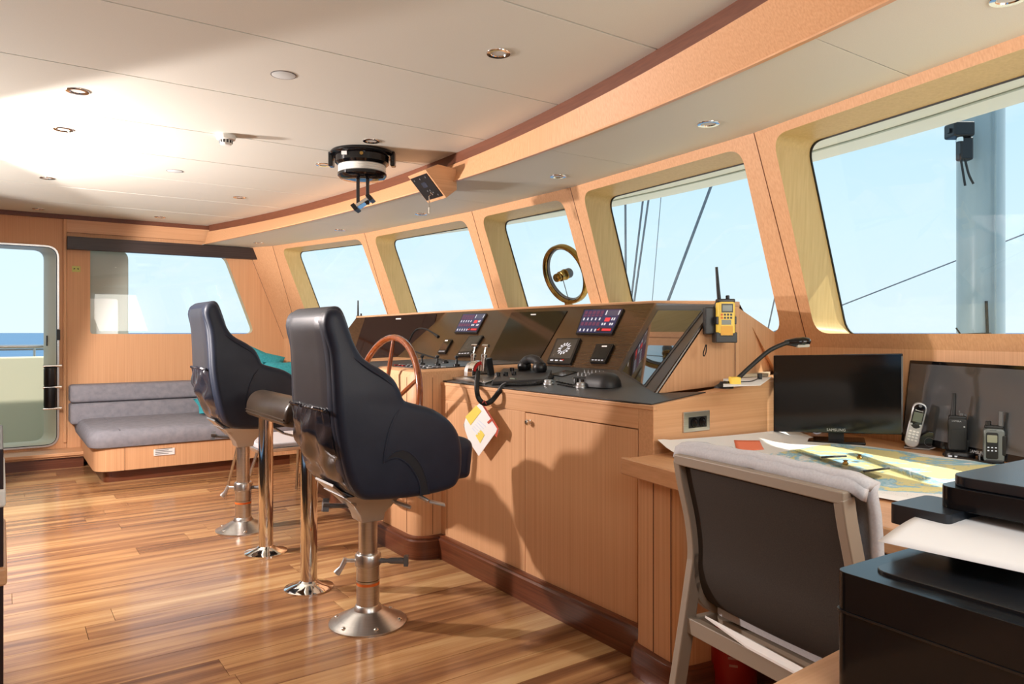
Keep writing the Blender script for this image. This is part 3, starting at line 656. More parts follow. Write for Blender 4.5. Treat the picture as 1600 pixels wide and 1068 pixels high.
# engine alarm displays
NAVY = mat('alarm_panel_blue', S(38, 44, 84), .3, emit=S(38, 44, 84), es=.25)
REDL = mat('red_led', (.4, .02, .03), .4, emit=(.75, .04, .05), es=.8)
LBL = mat('pale_legend', S(200, 205, 215), .5, emit=(.5, .52, .56), es=.35)
DRED = mat('dim_red_segment', S(96, 50, 78), .4, emit=S(96, 50, 78), es=.3)
def lerp4(q, s, t):
    a = V((*q[0], 0)).lerp(V((*q[1], 0)), s); b = V((*q[3], 0)).lerp(V((*q[2], 0)), s); c = a.lerp(b, t); return (c.x, c.y)
def sub(q, s0, s1, t0, t1): return [lerp4(q, s0, t0), lerp4(q, s1, t0), lerp4(q, s1, t1), lerp4(q, s0, t1)]
def alarm(q, P, n):
    r = patch('alarm_display', q, P, n, .012, BLACK, t=.02)
    r['label'] = 'dark blue engine alarm display with red segments'
    g = sub(q, .03, .97, .03, .95); patch('display_face', g, P, n, .0135, NAVY, r, t=.002)
    mr_, ml_, mw_ = MB(), MB(), MB()
    def pa(mb, s0, s1, t0, t1, h=.0146):
        pts = [pp(*x, P, n)+n*h for x in sub(g, s0, s1, t0, t1)]; mb.prism(pts, -n*.001)
    for k in range(5):
        pa(mr_, .03+k*.11, .11+k*.11, .06, .20); pa(mr_, .03+k*.11, .11+k*.11, .23, .31)
        pa(mr_, .03+k*.11, .11+k*.11, .55, .70); pa(ml_, .05+k*.11, .085+k*.11, .36, .47); pa(ml_, .05+k*.11, .085+k*.11, .84, .95)
    pa(mw_, .64, .98, .05, .28, .0142)
    pa(ml_, .61, .64, .05, .24); pa(ml_, .955, .985, .05, .24)
    for a in (.84, .90): pa(ml_, a, a+.035, .36, .47)
    for a in (.62, .69, .84, .90): pa(ml_, a, a+.04, .58, .68)
    mr_.build('led_segments', DRED, r); ml_.build('legend_marks', LBL, r); mw_.build('readout', mat('readout_grey_blue', S(70, 76, 104), .3), r)
    b = MB(); pa(b, .66, .80, .36, .52); b.build('red_button', REDL, r)
    b = MB(); pa(b, .545, .97, .79, .95); br = b.build('brand_bar', mat('dark_red_bar', S(60, 14, 22), .3), r)
    b = MB(); pa(b, .70, .96, .83, .92, .0156); br = b.build('red_lettering', REDL, r)
    c = [pp(*lerp4(g, .60, .87), P, n)+n*.0156][0]; ri = (pp(*lerp4(g, 1, .5), P, n)-pp(*lerp4(g, 0, .5), P, n)); sc = ri.length*.028; ri.normalize(); up = n.cross(ri); up = up if up.z > 0 else -up
    b = MB()
    for ang in (90, 210, 330):
        d = ri*math.cos(math.radians(ang))+up*math.sin(math.radians(ang)); t = d.cross(n)
        b.prism([c, c+d*sc*.75+t*sc*.43, c+d*sc*1.5, c+d*sc*.75-t*sc*.43], -n*.001)
    b.build('three_diamond_emblem', REDL, r)
    return r
alarm([(914, 485), (976, 484), (957, 524.5), (901, 523)], P1, nm)
alarm([(725, 491.5), (762, 491), (746, 521.5), (711, 521)], P1, nm)
def instr(name, q, face, P=P1, n=nm, label=None):
    r = patch(name, q, P, n, .016, BLACK, t=.02, rad=.006)
    if label: r['label'] = label
    patch('display_face', sub(q, .07, .93, .05, .8), P, n, .0172, face, r, t=.002)
    for k in range(4 if name != 'compass_repeater' else 3):
        patch('soft_key', sub(q, .12+k*.2, .24+k*.2, .875, .915), P, n, .0176, LBL, r, t=.002)
    return r
r = instr('compass_repeater', [(872, 531), (909, 530.5), (893, 571), (856, 569)], mat('instrument_face', S(62, 60, 56), .3), label='square compass repeater with a ring of white petals')
q = [(872, 531), (909, 530.5), (893, 571), (856, 569)]
c = pp(*lerp4(q, .5, .42), P1, nm)+nm*.0178; ri = V((0, -1, 0)); up = (P2-P1).normalized()
mb = MB()
for k in range(12):
    a = 2*math.pi*k/12; d = ri*math.cos(a)+up*math.sin(a); t = d.cross(nm); s = .001
    mb.prism([c+d*.030, c+d*.044+t*.008, c+d*.058, c+d*.044-t*.008], -nm*s)
mb.lathe([(.026, 0), (.030, 0), (.030, .001), (.026, .001), (.026, 0)], c, nm, 24, cap=False)
mb.build('compass_rose', LBL, r)
patch('soft_key', sub(q, .56, .68, .84, .89), P1, nm, .0176, RED, r, t=.002)
instr('depth_display', [(934, 540), (961, 540), (947, 569), (923, 568)], BLACKG, label='small black square display with a white mark')
patch('maker_mark', [(951, 543.0), (943, 543.0), (942.5, 545), (950.5, 545)], P1, nm, .0178, PAPER, con, t=.002)
instr('autopilot_display', [(698, 532), (708.5, 532), (697, 553), (685, 553)], BLACKG, P1, nm, 'narrow black keypad display left of the square instrument')
patch('maker_mark', [(702, 533.4), (697.5, 533.4), (697, 535.2), (701.5, 535.2)], P1, nm, .0178, PAPER, con, t=.002)
r = instr('gps_display', [(735, 527), (757, 526), (736, 557), (714, 558)], mat('instrument_face', S(62, 60, 56), .3), label='square grey navigation instrument above the throttle')
q = [(735, 527), (757, 526), (736, 557), (714, 558)]; c = pp(*lerp4(q, .5, .45), P1, nm)+nm*.018
mb = MB()
for k in range(10):
    a = 2*math.pi*k/10; d = ri*math.cos(a)+up*math.sin(a); t = d.cross(nm); mb.prism([c+d*.03, c+d*.04+t*.005, c+d*.05, c+d*.04-t*.005], -nm*.001)
mb.build('dial_marks', GREY, r)
# flush keypads, knobs and switches on the desk
def dplate(name, q, h, m, parent=con): pts = [dk(*x) for x in q]; return MB().prism([p+Z_*.004 for p in pts], (0, 0, h)).build(name, m, parent, bevel=.002)
dplate('flush_keypad', [(858, 587), (884, 580.5), (903, 583), (878, 590)], .006, BLACKG)
kp = dplate('switch_plate', [(895, 592), (915, 582), (950, 585), (934, 592)], .006, BLACK)
for s in range(6):
    for t in range(2):
        p = dk(*lerp4([(897, 591), (914, 583.5), (948, 586), (933, 591.5)], .2+.6*t, .08+s*.17))+Z_*.01
        MB().lathe([(.004, 0), (.004, .006), (.002, .008), (.002, .016), (0, .017)], p, n=8).build('toggle_switch', SILV, kp, smooth=True)
for q in ((857, 602), (908, 607)):
    MB().lathe([(.026, 0), (.026, .008), (.022, .012), (.022, .022), (.019, .025), (0, .026)], dk(*q)+Z_*.004, n=24).build('rotary_knob', ALU, con, smooth=True)
for q in ((900, 600), (909, 601.5), (917, 602.5), (923, 604)):
    MB().lathe([(.013, 0), (.013, .022), (.011, .025), (0, .026)], dk(*q)+Z_*.004, n=16).build('rotary_knob', BLACK, con, smooth=True)
for k in range(6):
    for t in range(2):
        p = dk(872+k*4.5+t*2, 598+k*1.0+t*4)+Z_*.004; MB().box((p.x-.008, p.y-.008, p.z), (p.x+.008, p.y+.008, p.z+.004)).build('flush_button', BLACKG, con)
# power socket on the end cabinet
def ey(u, v): return py(u, v, CYR)
sp0, sp1 = ey(1066, 676), ey(1107, 640)
so1 = MB().box((sp0.x, CYR-.008, sp0.z), (sp1.x, CYR+.001, sp1.z)).build('power_socket', STEEL, con, bevel=.003)
so1['label'] = 'steel double power socket on the end of the console'
dx, dzv = sp1.x-sp0.x, sp1.z-sp0.z
MB().box((sp0.x+dx*.18, CYR-.0105, sp0.z+dzv*.2), (sp1.x-dx*.14, CYR-.007, sp0.z+dzv*.74)).build('socket_insert', BLACK, so1, bevel=.002)
for k in (.36, .66): MB().lathe([(.0, 0), (.016, 0), (.019, .002), (.019, .004), (.014, .004), (.012, .001), (0, .001)], (sp0.x+dx*k, CYR-.010, sp0.z+dzv*.47), (0, -1, 0), 18).build('socket_well', BLACKG, so1, smooth=True)
# side shelf behind the console end
MB().box((2.66, CYR+.002, 1.035), (3.2, CYR+.35, 1.05)).build('end_shelf', WX, con)

# ================================================================ LOOSE GEAR ON THE CONSOLE
# steering wheel
WC = V((1.775, 3.80, .80)); ax = V((-1, 0, .16)).normalized(); u1 = V((0, 1, 0)); u2 = ax.cross(u1)
wh = empty('steering_wheel', WC, 'varnished wooden steering wheel with slim spokes behind the nearer helm chair', 'steering wheel')
WR = .425
MB().tube([WC+(u1*math.cos(2*math.pi*k/56)+u2*math.sin(2*math.pi*k/56))*WR for k in range(56)], .0185, 14, closed=True).build('rim', WHEELW, wh, smooth=True)
for k in range(6):
    a = math.pi/2+2*math.pi*k/6; d = u1*math.cos(a)+u2*math.sin(a)
    MB().tube([WC+d*.05, WC+d*.15, WC+d*.28, WC+d*(WR-.005)], [.014, .010, .013, .010], 10).build('spoke', WHEELW, wh, smooth=True)
MB().lathe([(0, .03), (.03, .03), (.06, .012), (.06, -.02), (.03, -.05), (.025, -.13), (0, -.13)], WC, ax, 24).build('hub', BRASS, wh, smooth=True)
# throttle with two levers
tb = dk(738, 592); th = empty('throttle_control', tb, 'chrome twin-lever engine throttle with red quadrant beside the wheel pod', 'throttle')
b = [dk(*q)+Z_*.004 for q in ((700, 592), (733, 582), (792, 590), (758, 602))]
MB().prism(b, (0, 0, .012)).build('base_plate', STEEL, th, bevel=.003)
cx, cyy = tb.x+.02, tb.y-.02; z0 = dz(cx)+.016
def halfdisc(y0, t, r, m, nm_): 
    pts = [V((cx+r*math.cos(math.pi*k/16), y0, z0+.02+r*math.sin(math.pi*k/16)*1.1)) for k in range(17)]+[V((cx-r, y0, z0)), V((cx+r, y0, z0))]
    return MB().prism(pts, (0, t, 0)).build(nm_, m, th, bevel=.003)
halfdisc(cyy-.045, .05, .062, CHROME, 'quadrant'); halfdisc(cyy+.012, .04, .055, ALU, 'quadrant')
arc = []
for r in (.04, .056): arc.append([V((cx+r*math.cos(math.radians(a)), cyy-.0465, z0+.022+r*1.1*math.sin(math.radians(a)))) for a in range(75, 176, 8)])
MB().layers([arc[0], arc[1]], cap=False, close=False).build('red_scale', mat('red_scale_red', S(190, 30, 30), .4), th)
for k, dyv in enumerate((-.058, .054)):
    a0 = V((cx, cyy+dyv, z0+.03)); a1 = V((cx+.008, cyy+dyv, z0+.115)); a2 = V((cx+.02, cyy+dyv, z0+.17))
    MB().tube([a0, a1], .012, 12).lathe([(.012, 0), (.016, .004), (.016, .018), (.009, .022)], a1-Z_*.012, (.1, 0, 1), 14).tube([a1, a2], .006, 10).build('lever', CHROME, th, smooth=True)
    MB().tube([a2+V((0, -.028, 0)), a2+V((0, .028, 0))], .0085, 12).build('lever_grip', CHROME, th, smooth=True)
MB().obox((cx+.055, cyy-.035, z0+.05), (1, 0, .2), (0, 1, 0), (-.2, 0, 1), .02, .02, .05).build('side_cam', BLACK, th, bevel=.004)
for k in range(4): MB().lathe([(.008, 0), (.008, .004), (.004, .006), (0, .006)], b[k]*.86+tb*.14+Z_*.012, n=10).build('bolt', CHROME, th, smooth=True)
# radiotelephone handset in its cradle, cord looping over the console front
hs0, hs1 = dk(806, 578), dk(853, 578); base = (hs0+hs1)/2
hs = empty('radiotelephone', base, 'black radiotelephone with its handset lying across the cradle on the console', 'telephone')
hb = [dk(*q)+Z_*.004 for q in ((768, 603), (786, 581), (862, 584), (856, 599))]
MB().prism(hb, (0, 0, .02)).build('cradle_base', BLACKM, hs, bevel=.006)
for q in ((778, 594), (790, 593), (803, 592), (800, 586)): MB().lathe([(.013, 0), (.013, .018), (.01, .02), (0, .02)], dk(*q)+Z_*.024, n=14).build('set_knob', BLACK, hs, smooth=True)
p = dk(802, 599)+Z_*.025; MB().obox(p, (0, 1, 0), (1, 0, 0), Z_, .022, .006, .004).build('label_strip', LCD, hs)
hd = (dk(853, 588)-dk(808, 581)); hd.z = 0; ln_ = .21; hd.normalize(); hcn = dk(831, 586)+Z_*.06
pts = []
for t, zz in ((-1, -.006), (-.86, .008), (-.6, .022), (-.2, .030), (.2, .030), (.6, .022), (.86, .008), (1, -.006)): pts.append(hcn+hd*(t*ln_/2)+Z_*zz)
MB().tube(smoothpath(pts, 4), [.025+.008*abs(1-2*k/28)**3 for k in range(29)], 14).build('handset', BLACKM, hs, smooth=True)
for s in (-1, 1): MB().lathe([(0, .032), (.02, .03), (.034, .018), (.040, .0), (.040, -.014), (.034, -.026), (0, -.028)], hcn+hd*(s*ln_*.46)+Z_*-.008, Z_, 20).build('earpiece', BLACK, hs, smooth=True)
w0 = [(862, 592), (845, 601.5), (815, 604), (790, 604.5)]
cord = [dk(*q)+Z_*.012 for q in w0]
fx = CX-.03
cord += [px(779, 613, fx+.01), px(768, 626, fx-.015), px(757, 630, fx-.02), px(748, 622, fx-.02), px(745, 606, fx), dk(746, 596)+Z_*.03, dk(748, 590)+Z_*.05]
cp = smoothpath(cord, 10)
MB().tube(cp, .0115, 10).build('handset_cord', RUB, hs, smooth=True)
mb = MB(); acc = []
for i in range(len(cp)-1):
    t = (cp[i+1]-cp[i]).normalized()
    for k in range(2):
        c = cp[i].lerp(cp[i+1], k/2); mb.lathe([(.0115, -.0018), (.0132, 0), (.0115, .0018)], c, t, 10, cap=False)
mb.build('cord_coils', RUB, hs, smooth=True)
# plastic-sleeved notice tied to the cord
tx = CX-.05
tg = empty('hanging_notice', px(750, 632, tx), 'white and yellow printed card hanging from the black handset cord', 'card')
def tpatch(name, q, dxx, m, parent=tg, t=.001): pts = [px(*x, tx-dxx) for x in q]; return MB().prism(pts, (t, 0, 0)).build(name, m, parent)
tpatch('back_card', [(752, 630), (780, 672), (776, 682), (748, 640)], -.006, PAPER)
tpatch('white_sheet', [(752, 627), (779, 669), (748, 712), (733, 690), (724, 664), (729, 649)], 0, PAPER)
tpatch('yellow_block', [(744, 633), (752, 642), (735, 664), (727, 651)], .0015, mat('card_yellow', S(238, 216, 92), .6))
tpatch('yellow_block', [(751, 671), (757, 679), (750, 692), (743, 680)], .0015, mat('card_yellow', S(238, 216, 92), .6))
tpatch('red_border', [(754, 629), (779, 668), (777, 670), (752, 631)], .0018, mat('card_red', S(196, 70, 40), .6))
tpatch('red_border', [(769, 652), (771, 655), (763, 662), (761, 659)], .0018, mat('card_red', S(196, 70, 40), .6))
tpatch('red_border', [(779, 670), (776, 683), (773, 680), (777, 669)], .0018, mat('card_red', S(196, 70, 40), .6))
for k in range(6): tpatch('text_line', [(756+k*2.6, 634+k*4.1), (759+k*2.6, 638+k*4.1), (758.4+k*2.6, 639+k*4.1), (755.4+k*2.6, 635+k*4.1)], .0018, GREY)
for k in range(5): tpatch('text_line', [(738+k*2.5, 668-k*3), (747+k*3, 678-k*3), (746+k*3, 679-k*3), (737+k*2.5, 669-k*3)], .0018, LBL)
MB().tube(smoothpath([px(753, 630, tx-.005), px(757, 626, tx-.03), px(760, 631, tx-.01)], 5), .003, 6).build('tie', RED, tg)
# black cover dome (right end of desk)
dm = dk(941, 605)+Z_*.004
mb = MB(); rings = []
for z, s in ((0, 1.0), (.012, 1.0), (.03, .95), (.048, .82), (.06, .6), (.066, .3), (.067, .02)):
    rings.append([dm+V((0, -1, 0))*a*s*(1-.0)+V((1, 0, 0))*(b*s+.02*(1-s))+Z_*z for a, b in rrect(.19, .125, .055, 5)])
mb.layers(rings); tag(mb.build('instrument_cover', BLACKM, smooth=True), 'smooth black domed cover on the right end of the console desk', 'cover')
# gooseneck microphone on the pod
gp = V((2.33, 4.06, zt(2.33)+.005)); g = empty('gooseneck_microphone', gp, 'thin black gooseneck microphone arching in front of the left console monitor', 'microphone')
gx = gp.x
MB().lathe([(.022, 0), (.022, .01), (.012, .02), (0, .02)], gp, n=16).build('base', BLACK, g, smooth=True)
gpts = [gp+Z_*.015, px(641, 545, gx), px(643, 525, gx), px(652, 514, gx), px(664, 513.5, gx), px(675, 519, gx), px(681, 523, gx)]
dv = V((0, 0, 0)); MB().tube(smoothpath(gpts, 6), .0055, 8).build('gooseneck', RUB, g, smooth=True)
MB().tube([px(679, 521.5, gx), px(685, 526, gx)], [.008, .011], 10).build('microphone_head', BLACK, g, smooth=True)
# yellow handheld radio in its bracket on the console end
yr = pp(1128, 505, B_+V((0, -.035, 0)), V((0, 1, 0)))
Dr = (yr-C_).dot(D_)
def at(u, v, dd=0): return pd(u, v, Dr+dd)
n_a = V((-.55, -.83, 0)).normalized(); r_a = V((-n_a.y, n_a.x, 0)); r_a = r_a if r_a.dot(R_) > 0 else -r_a
def yellow_radio(label, s=1):
    root = empty('handheld_radio', at(1131, 532), label, 'radio')
    c = at(1133.5, 499); hw, hh = 13.5*Dr/1138, 28.5*Dr/1138
    body = MB(); pillow_prism(body, rrect(hw*2, hh*2, .012, 4), lambda a, b, y: c+r_a*a+Z_*b+n_a*y, -.022, .018, .006); body.build('body', YEL, root, smooth=True)
    top = MB(); pillow_prism(top, rrect(hw*2.02, .016, .005, 3), lambda a, b, y: c+Z_*(hh+.002)+r_a*a+Z_*b+n_a*y, -.023, .017, .004); top.build('top_cap', BLACK, root, smooth=True)
    back = MB(); pillow_prism(back, rrect(hw*2.02, hh*2, .01, 3), lambda a, b, y: c+r_a*a+Z_*b+n_a*y, -.035, -.020, .004); back.build('battery', BLACKM, root, smooth=True)
    MB().tube([c+r_a*(-hw*.72)+Z_*hh, c+r_a*(-hw*.85)+Z_*(hh+.05), at(1119.5, 417)], [.0085, .0075, .0058], 12).build('antenna', RUB, root, smooth=True)
    MB().lathe([(.008, 0), (.008, .015), (.006, .017), (0, .017)], c+r_a*hw*.25+Z_*(hh+.008), n=14).build('volume_knob', BLACK, root, smooth=True)
    def fp(name, a0, a1, b0, b1, m, h=.0186, par=root): return MB().prism([c+r_a*(hw*x)+Z_*(hh*y)+n_a*(h) for x, y in ((a0, b0), (a1, b0), (a1, b1), (a0, b1))], -n_a*.002).build(name, m, par)
    fp('screen_bezel', -.62, .72, .38, .86, BLACK); fp('lcd_screen', -.5, .6, .46, .78, LCD, .0192)
    for i in range(4):
        for j in range(2): fp('key', -.7+i*.36, -.46+i*.36, .04+j*.17, .15+j*.17, ORNG if i == 0 else BLACK)
    fp('maker_plate', -.6, .5, -.28, -.02, LCD); fp('lower_panel', -.7, .7, -.86, -.36, mat('amber_panel', S(238, 176, 30), .4))
    br = root
    MB().obox(c-Z_*(hh*.98)-n_a*.012, r_a, n_a, Z_, hw*1.25, .03, .022).build('holder_foot', BLACK, br, bevel=.004)
    MB().obox(c-Z_*.005-n_a*.04-r_a*hw*.9, r_a, n_a, Z_, hw*1.3, .02, hh*.75).build('wall_bracket', BLACK, br, bevel=.005)
    for a in (-1.05, 1.02): MB().obox(c+r_a*hw*a-Z_*hh*.05-n_a*.005, r_a, n_a, Z_, .005, .022, .016).build('clip', BLACK, br, bevel=.002)
    s_ = [at(1104, 538, -.02), at(1103, 550, -.02), at(1100, 556, -.02), at(1099, 551, -.02), at(1103, 538, -.02)]
    MB().tube(smoothpath(s_, 6), .0024, 6).build('wrist_strap', RUB, root, smooth=True)
    return root
yellow_radio('yellow handheld marine radio with black antenna clipped to the console end')
lr = Rl+V((.06, .05, -.05)); rt = empty('handheld_radio', lr, 'dark handheld radio with antenna at the far left end of the console', 'radio')
MB().obox(lr+V((0, .02, .0)), (1, 0, 0), (0, 1, 0), Z_, .03, .022, .07).build('body', BLACKM, rt, bevel=.01)
MB().tube([lr+V((-.015, .02, .06)), lr+V((-.015, .02, .21))], [.009, .006], 10).build('antenna', RUB, rt, smooth=True)
MB().lathe([(.008, 0), (.008, .02), (0, .02)], lr+V((.015, .02, .07)), n=12).build('volume_knob', BLACK, rt, smooth=True)
# gooseneck chart lamp on the console corner
gb = pz(1131, 606, 1.035); gl_ = empty('chart_lamp', gb, 'black gooseneck chart lamp leaning right from the console corner', 'lamp')
MB().lathe([(.036, 0), (.036, .008), (.02, .016), (.014, .026), (0, .026)], gb, n=22).build('base', BLACK, gl_, smooth=True)
gD = (gb-C_).dot(D_)
neck = [gb+Z_*.02]+[pd(u, v, gD+k) for u, v, k in ((1146, 596, 0), (1172, 573, 0), (1200, 549, 0), (1222, 538, 0), (1234, 534.5, 0))]
MB().tube(smoothpath(neck, 6), .0085, 10).build('gooseneck', RUB, gl_, smooth=True)
hc = pd(1247, 534, gD); ha = (R_+Z_*.05-D_*.25).normalized()
mb = MB(); mb.layers([[hc+ha*x+(ha.cross(Z_).normalized()*math.cos(2*math.pi*k/16)*w_+Z_*(math.sin(2*math.pi*k/16)*h_)) for k in range(16)] for x, w_, h_ in ((-.05, .008, .008), (-.035, .016, .012), (-.01, .028, .018), (.02, .03, .019), (.04, .02, .014), (.047, .004, .004))]); mb.build('lamp_head', BLACKG, gl_, smooth=True)
MB().obox(hc+ha*.012-Z_*.015-D_*.012, ha, D_, Z_, .022, .012, .006).build('lamp_lens', mat('frosted_lens', S(190, 188, 176), .3), gl_, bevel=.003)
# papers, yellow box and plug on the end shelf
pz_ = 1.051
tag(MB().prism([pz(*q, pz_) for q in ((1130, 592), (1206, 589), (1188, 602), (1130, 604))], (0, 0, .002)).build('paper_sheet', PAPER), 'white paper sheet lying on the console end shelf', 'paper')
tag(MB().prism([pz(*q, pz_+.003) for q in ((1150, 585), (1180, 576), (1206, 581), (1200, 588), (1160, 589))], (0, 0, .012)).build('paper_stack', mat('old_paper', S(196, 184, 158), .8)), 'greyish stack of papers behind the white sheet on the shelf', 'paper')
yb = pz(1148, 600, pz_); tag(MB().obox(yb+Z_*.014, R_, D_, Z_, .018, .022, .014).build('yellow_box', YEL, bevel=.003), 'small yellow box beside the chart lamp foot', 'box')
pb = pz(1187, 592, pz_+.003); tag(MB().obox(pb+Z_*.012, R_, D_, Z_, .008, .008, .012).tube(smoothpath([pb+Z_*.006, pz(1175, 595, pz_+.006), pz(1158, 596, pz_+.006)], 4), .0025, 6).build('charger_plug', RUB, bevel=.002), 'small black plug on a lead lying on the white sheet', 'plug')
# clear-view screen in the middle window
hole, n, q = WIN[3]; n = V((n.x, n.y, 0)).normalized(); n = (n*.94+Z_*.34); nf_, nn3 = WIN[3][1], WIN[3][1]; n = nn3; P = q[0]+RV[3]*.86
ccx = pp(886, 426, P, n); cv = empty('clear_view_screen', ccx, 'round brass clear-view screen with its motor in the narrow middle window', 'clear-view screen')
tp = pp(880, 381, P, n); bt_ = pp(893, 472, P, n); cr_ = (tp-bt_).length/2; ccx = (tp+bt_)/2
MB().lathe([(cr_-.028, -.01), (cr_-.028, -.035), (cr_-.018, -.046), (cr_-.006, -.046), (cr_, -.035), (cr_, .0), (cr_-.028, .0), (cr_-.028, -.01)], ccx, n, 48, cap=False).build('brass_ring', BRASS, cv, smooth=True)
MB().lathe([(cr_-.03, .0), (cr_-.03, -.02), (cr_-.036, -.02), (cr_-.036, .0), (cr_-.03, .0)], ccx, n, 40, cap=False).build('inner_ring', GREY, cv, smooth=True)
MB().lathe([(0, -.12), (.012, -.12), (.014, -.118), (.026, -.118), (.030, -.11), (.030, -.085), (.024, -.083), (.024, -.078), (.036, -.074), (.036, -.035), (.040, -.03), (.040, -.022), (.036, -.02)], ccx, n, 28).build('motor', BRASS, cv, smooth=True)
MB().lathe([(.036, -.02), (.036, .02), (.03, .03), (0, .03)], ccx, n, 24).build('motor_back', GREY, cv, smooth=True)
MB().tube([ccx-n*.05+(bt_-ccx).normalized()*.03, bt_-n*.02], .003, 6).build('motor_lead', GREY, cv)
MB().obox(bt_+(bt_-ccx).normalized()*.004-n*.03, n, (bt_-ccx).normalized(), n.cross(bt_-ccx), .02, .012, .022).build('clamp', BRASS, cv, bevel=.003)
# ================================================================ HELM CHAIRS
def helm_chair(bx, by, lift, label, n0='helm_chair'):
    r = empty(n0, (bx, by, 0), label, 'chair', 'helm chairs')
    O = V((bx, by, 0)); T3 = lambda x, z, y: O+V((x, y, z+lift))
    # outline of one side seen along the beam: (forward, up)
    side = [(-.215, 1.335), (-.185, 1.27), (-.158, 1.20), (-.12, 1.145), (-.045, 1.10), (.005, 1.06), (.032, 1.01), (.048, .975), (.09, .958), (.185, .928), (.262, .875), (.305, .815), (.32, .75), (.318, .66), (.30, .61), (.262, .585), (.16, .574), (.03, .574), (-.10, .585), (-.145, .60),
            (-.19, .66), (-.225, .79), (-.248, .93), (-.255, 1.07), (-.262, 1.18), (-.285, 1.28), (-.265, 1.335)]
    sm_ = [(p.x, p.y) for p in smoothpath([(a, b, 0) for a, b in side], 3, True)]
    rear = [(-.285, 1.29), (-.265, 1.335), (-.235, 1.352), (-.205, 1.345), (-.18, 1.29), (-.14, 1.15), (-.10, .95), (-.06, .75), (-.03, .60), (-.10, .585), (-.148, .60), (-.196, .66), (-.232, .79), (-.255, .93), (-.262, 1.07), (-.27, 1.18)]
    rs = [(p.x, p.y) for p in smoothpath([(a, b, 0) for a, b in rear], 3, True)]
    mb = MB()
    # backrest shell, narrowing slightly towards the headrest
    prof = []
    W = .262
    for k in range(7):
        a = math.pi/2*k/6; prof.append((.05*(1-math.sin(a)), -W+.05*(1-math.cos(a))))
    prof2 = prof+[(d, -y) for d, y in reversed(prof)]
    nar = lambda y, z: y*(1-.10*max(0, min(1, (z-1.0)/.35))) 
    mb.layers([[T3(p[0], p[1], nar(y, p[1])) for p in inset2(rs, d)] for d, y in prof2])
    b = mb.build('backrest', LEATH, r, smooth=True); b.data.polygons.foreach_set('use_smooth', [True]*len(b.data.polygons))
    for s in (-1, 1):
        mb = MB(); pillow_prism(mb, sm_, lambda x, z, y: T3(x, z, s*(y if z < 1.0 else y*(1-.10*min(1, (z-1.0)/.35)))), .165, .272, .035, 5)
        w_ = mb.build('side_bolster', LEATH, r, smooth=True)
        # piping seam and the armrest gap, its shade a raised dark crescent strip
        yo = s*.2735
        MB().tube(smoothpath([T3(.04, .965, yo-s*.012), T3(.0, .92, yo), T3(-.03, .86, yo), T3(-.05, .78, yo), T3(-.055, .73, yo)], 5), .0035, 6).build('piping', LEATH, w_, smooth=True)
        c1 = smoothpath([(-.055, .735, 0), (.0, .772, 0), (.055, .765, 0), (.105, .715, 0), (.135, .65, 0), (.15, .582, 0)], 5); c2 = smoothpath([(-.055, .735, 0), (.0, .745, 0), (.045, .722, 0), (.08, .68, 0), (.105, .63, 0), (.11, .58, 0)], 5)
        MB().layers([[T3(p.x, p.y, yo) for p in c1], [T3(p.x, p.y, yo) for p in c2], [T3(p.x, p.y, yo-s*.02) for p in c2], [T3(p.x, p.y, yo-s*.02) for p in c1]], cap=False, close=False).build('armrest_gap', mat('gap_shade_navy', (.005, .007, .013), .6), w_)
        MB().tube([T3(p.x, p.y, yo-s*.001) for p in c2], .004, 6).tube([T3(p.x, p.y, yo-s*.001) for p in c1], .003, 6).build('piping', LEATH, w_, smooth=True)
        MB().tube(smoothpath([T3(-.20, 1.17, s*.252), T3(-.12, 1.11, s*.268), T3(-.045, 1.062, yo-s*.004), T3(.008, 1.02, yo-s*.01)], 5), .003, 6).build('piping', LEATH, w_, smooth=True)
    # seat cushion with its forward roll
    sc = round_poly([V((-.1, 0, .60)), V((.405, 0, .605)), V((.425, 0, .77)), V((.34, 0, .80)), V((-.1, 0, .75))], [.02, .03, .06, .05, .02], 5)
    mb = MB(); pillow_prism(mb, [(p.x, p.z) for p in sc], T3, -.205, .205, .04, 5); mb.build('seat_cushion', LEATH, r, smooth=True)
    # grey rear cover panel and the gathered pocket
    def rearx(z):
        pts = [(.60, -.148), (.66, -.196), (.79, -.232), (.93, -.255), (1.07, -.262), (1.18, -.27), (1.29, -.285), (1.335, -.265)]
        for (a, x0), (c, x1) in zip(pts, pts[1:]):
            if a <= z <= c: return x0+(x1-x0)*(z-a)/(c-a)
        return pts[0][1] if z < .6 else pts[-1][1]
    rows = []
    for i in range(15):
        z = .90+(1.31-.90)*i/14; hw = .205*(1-.10*max(0, min(1, (z-1.0)/.35)))
        rows.append([T3(rearx(z)-(.006 if abs(j) < 6 else .0), z, hw*j/6) for j in range(-6, 7)])
    MB().layers(rows, cap=False, close=False).build('rear_cover', LEATHG, r, smooth=True)
    random.seed(int(by*10)); rows = []; NJ = 24
    ph = [random.uniform(0, 6.28) for _ in range(6)]
    for i in range(19):
        z = .625+(.945-.625)*i/18; f = i/18
        row = []
        for j in range(NJ+1):
            t = j/NJ*2-1
            bulge = .035*(1-t*t)*math.sin(math.pi*min(1, (1-f)*1.15+.05))+.008
            gather = .006*math.sin(t*26+ph[0])*max(0, (f-.55)/.45)
            fold = .010*math.sin(t*7+f*9+ph[1])*math.sin(math.pi*f)+.007*math.sin(t*3-f*13+ph[2])*math.sin(math.pi*f)
            row.append(T3(rearx(z)-(bulge+gather+fold)*(1 if abs(t) < .98 else .2), z, .215*t))
        rows.append(row)
    MB().layers(rows, cap=False, close=False).build('rear_pocket', POCK, r, smooth=True)
    band = [T3(rearx(.94)-.012-.004*math.sin(j*2.2), .945+.003*math.sin(j*2.2+1), .215*(j/40*2-1)) for j in range(41)]
    MB().tube(band, .007, 6).build('gathered_band', POCK, r, smooth=True)
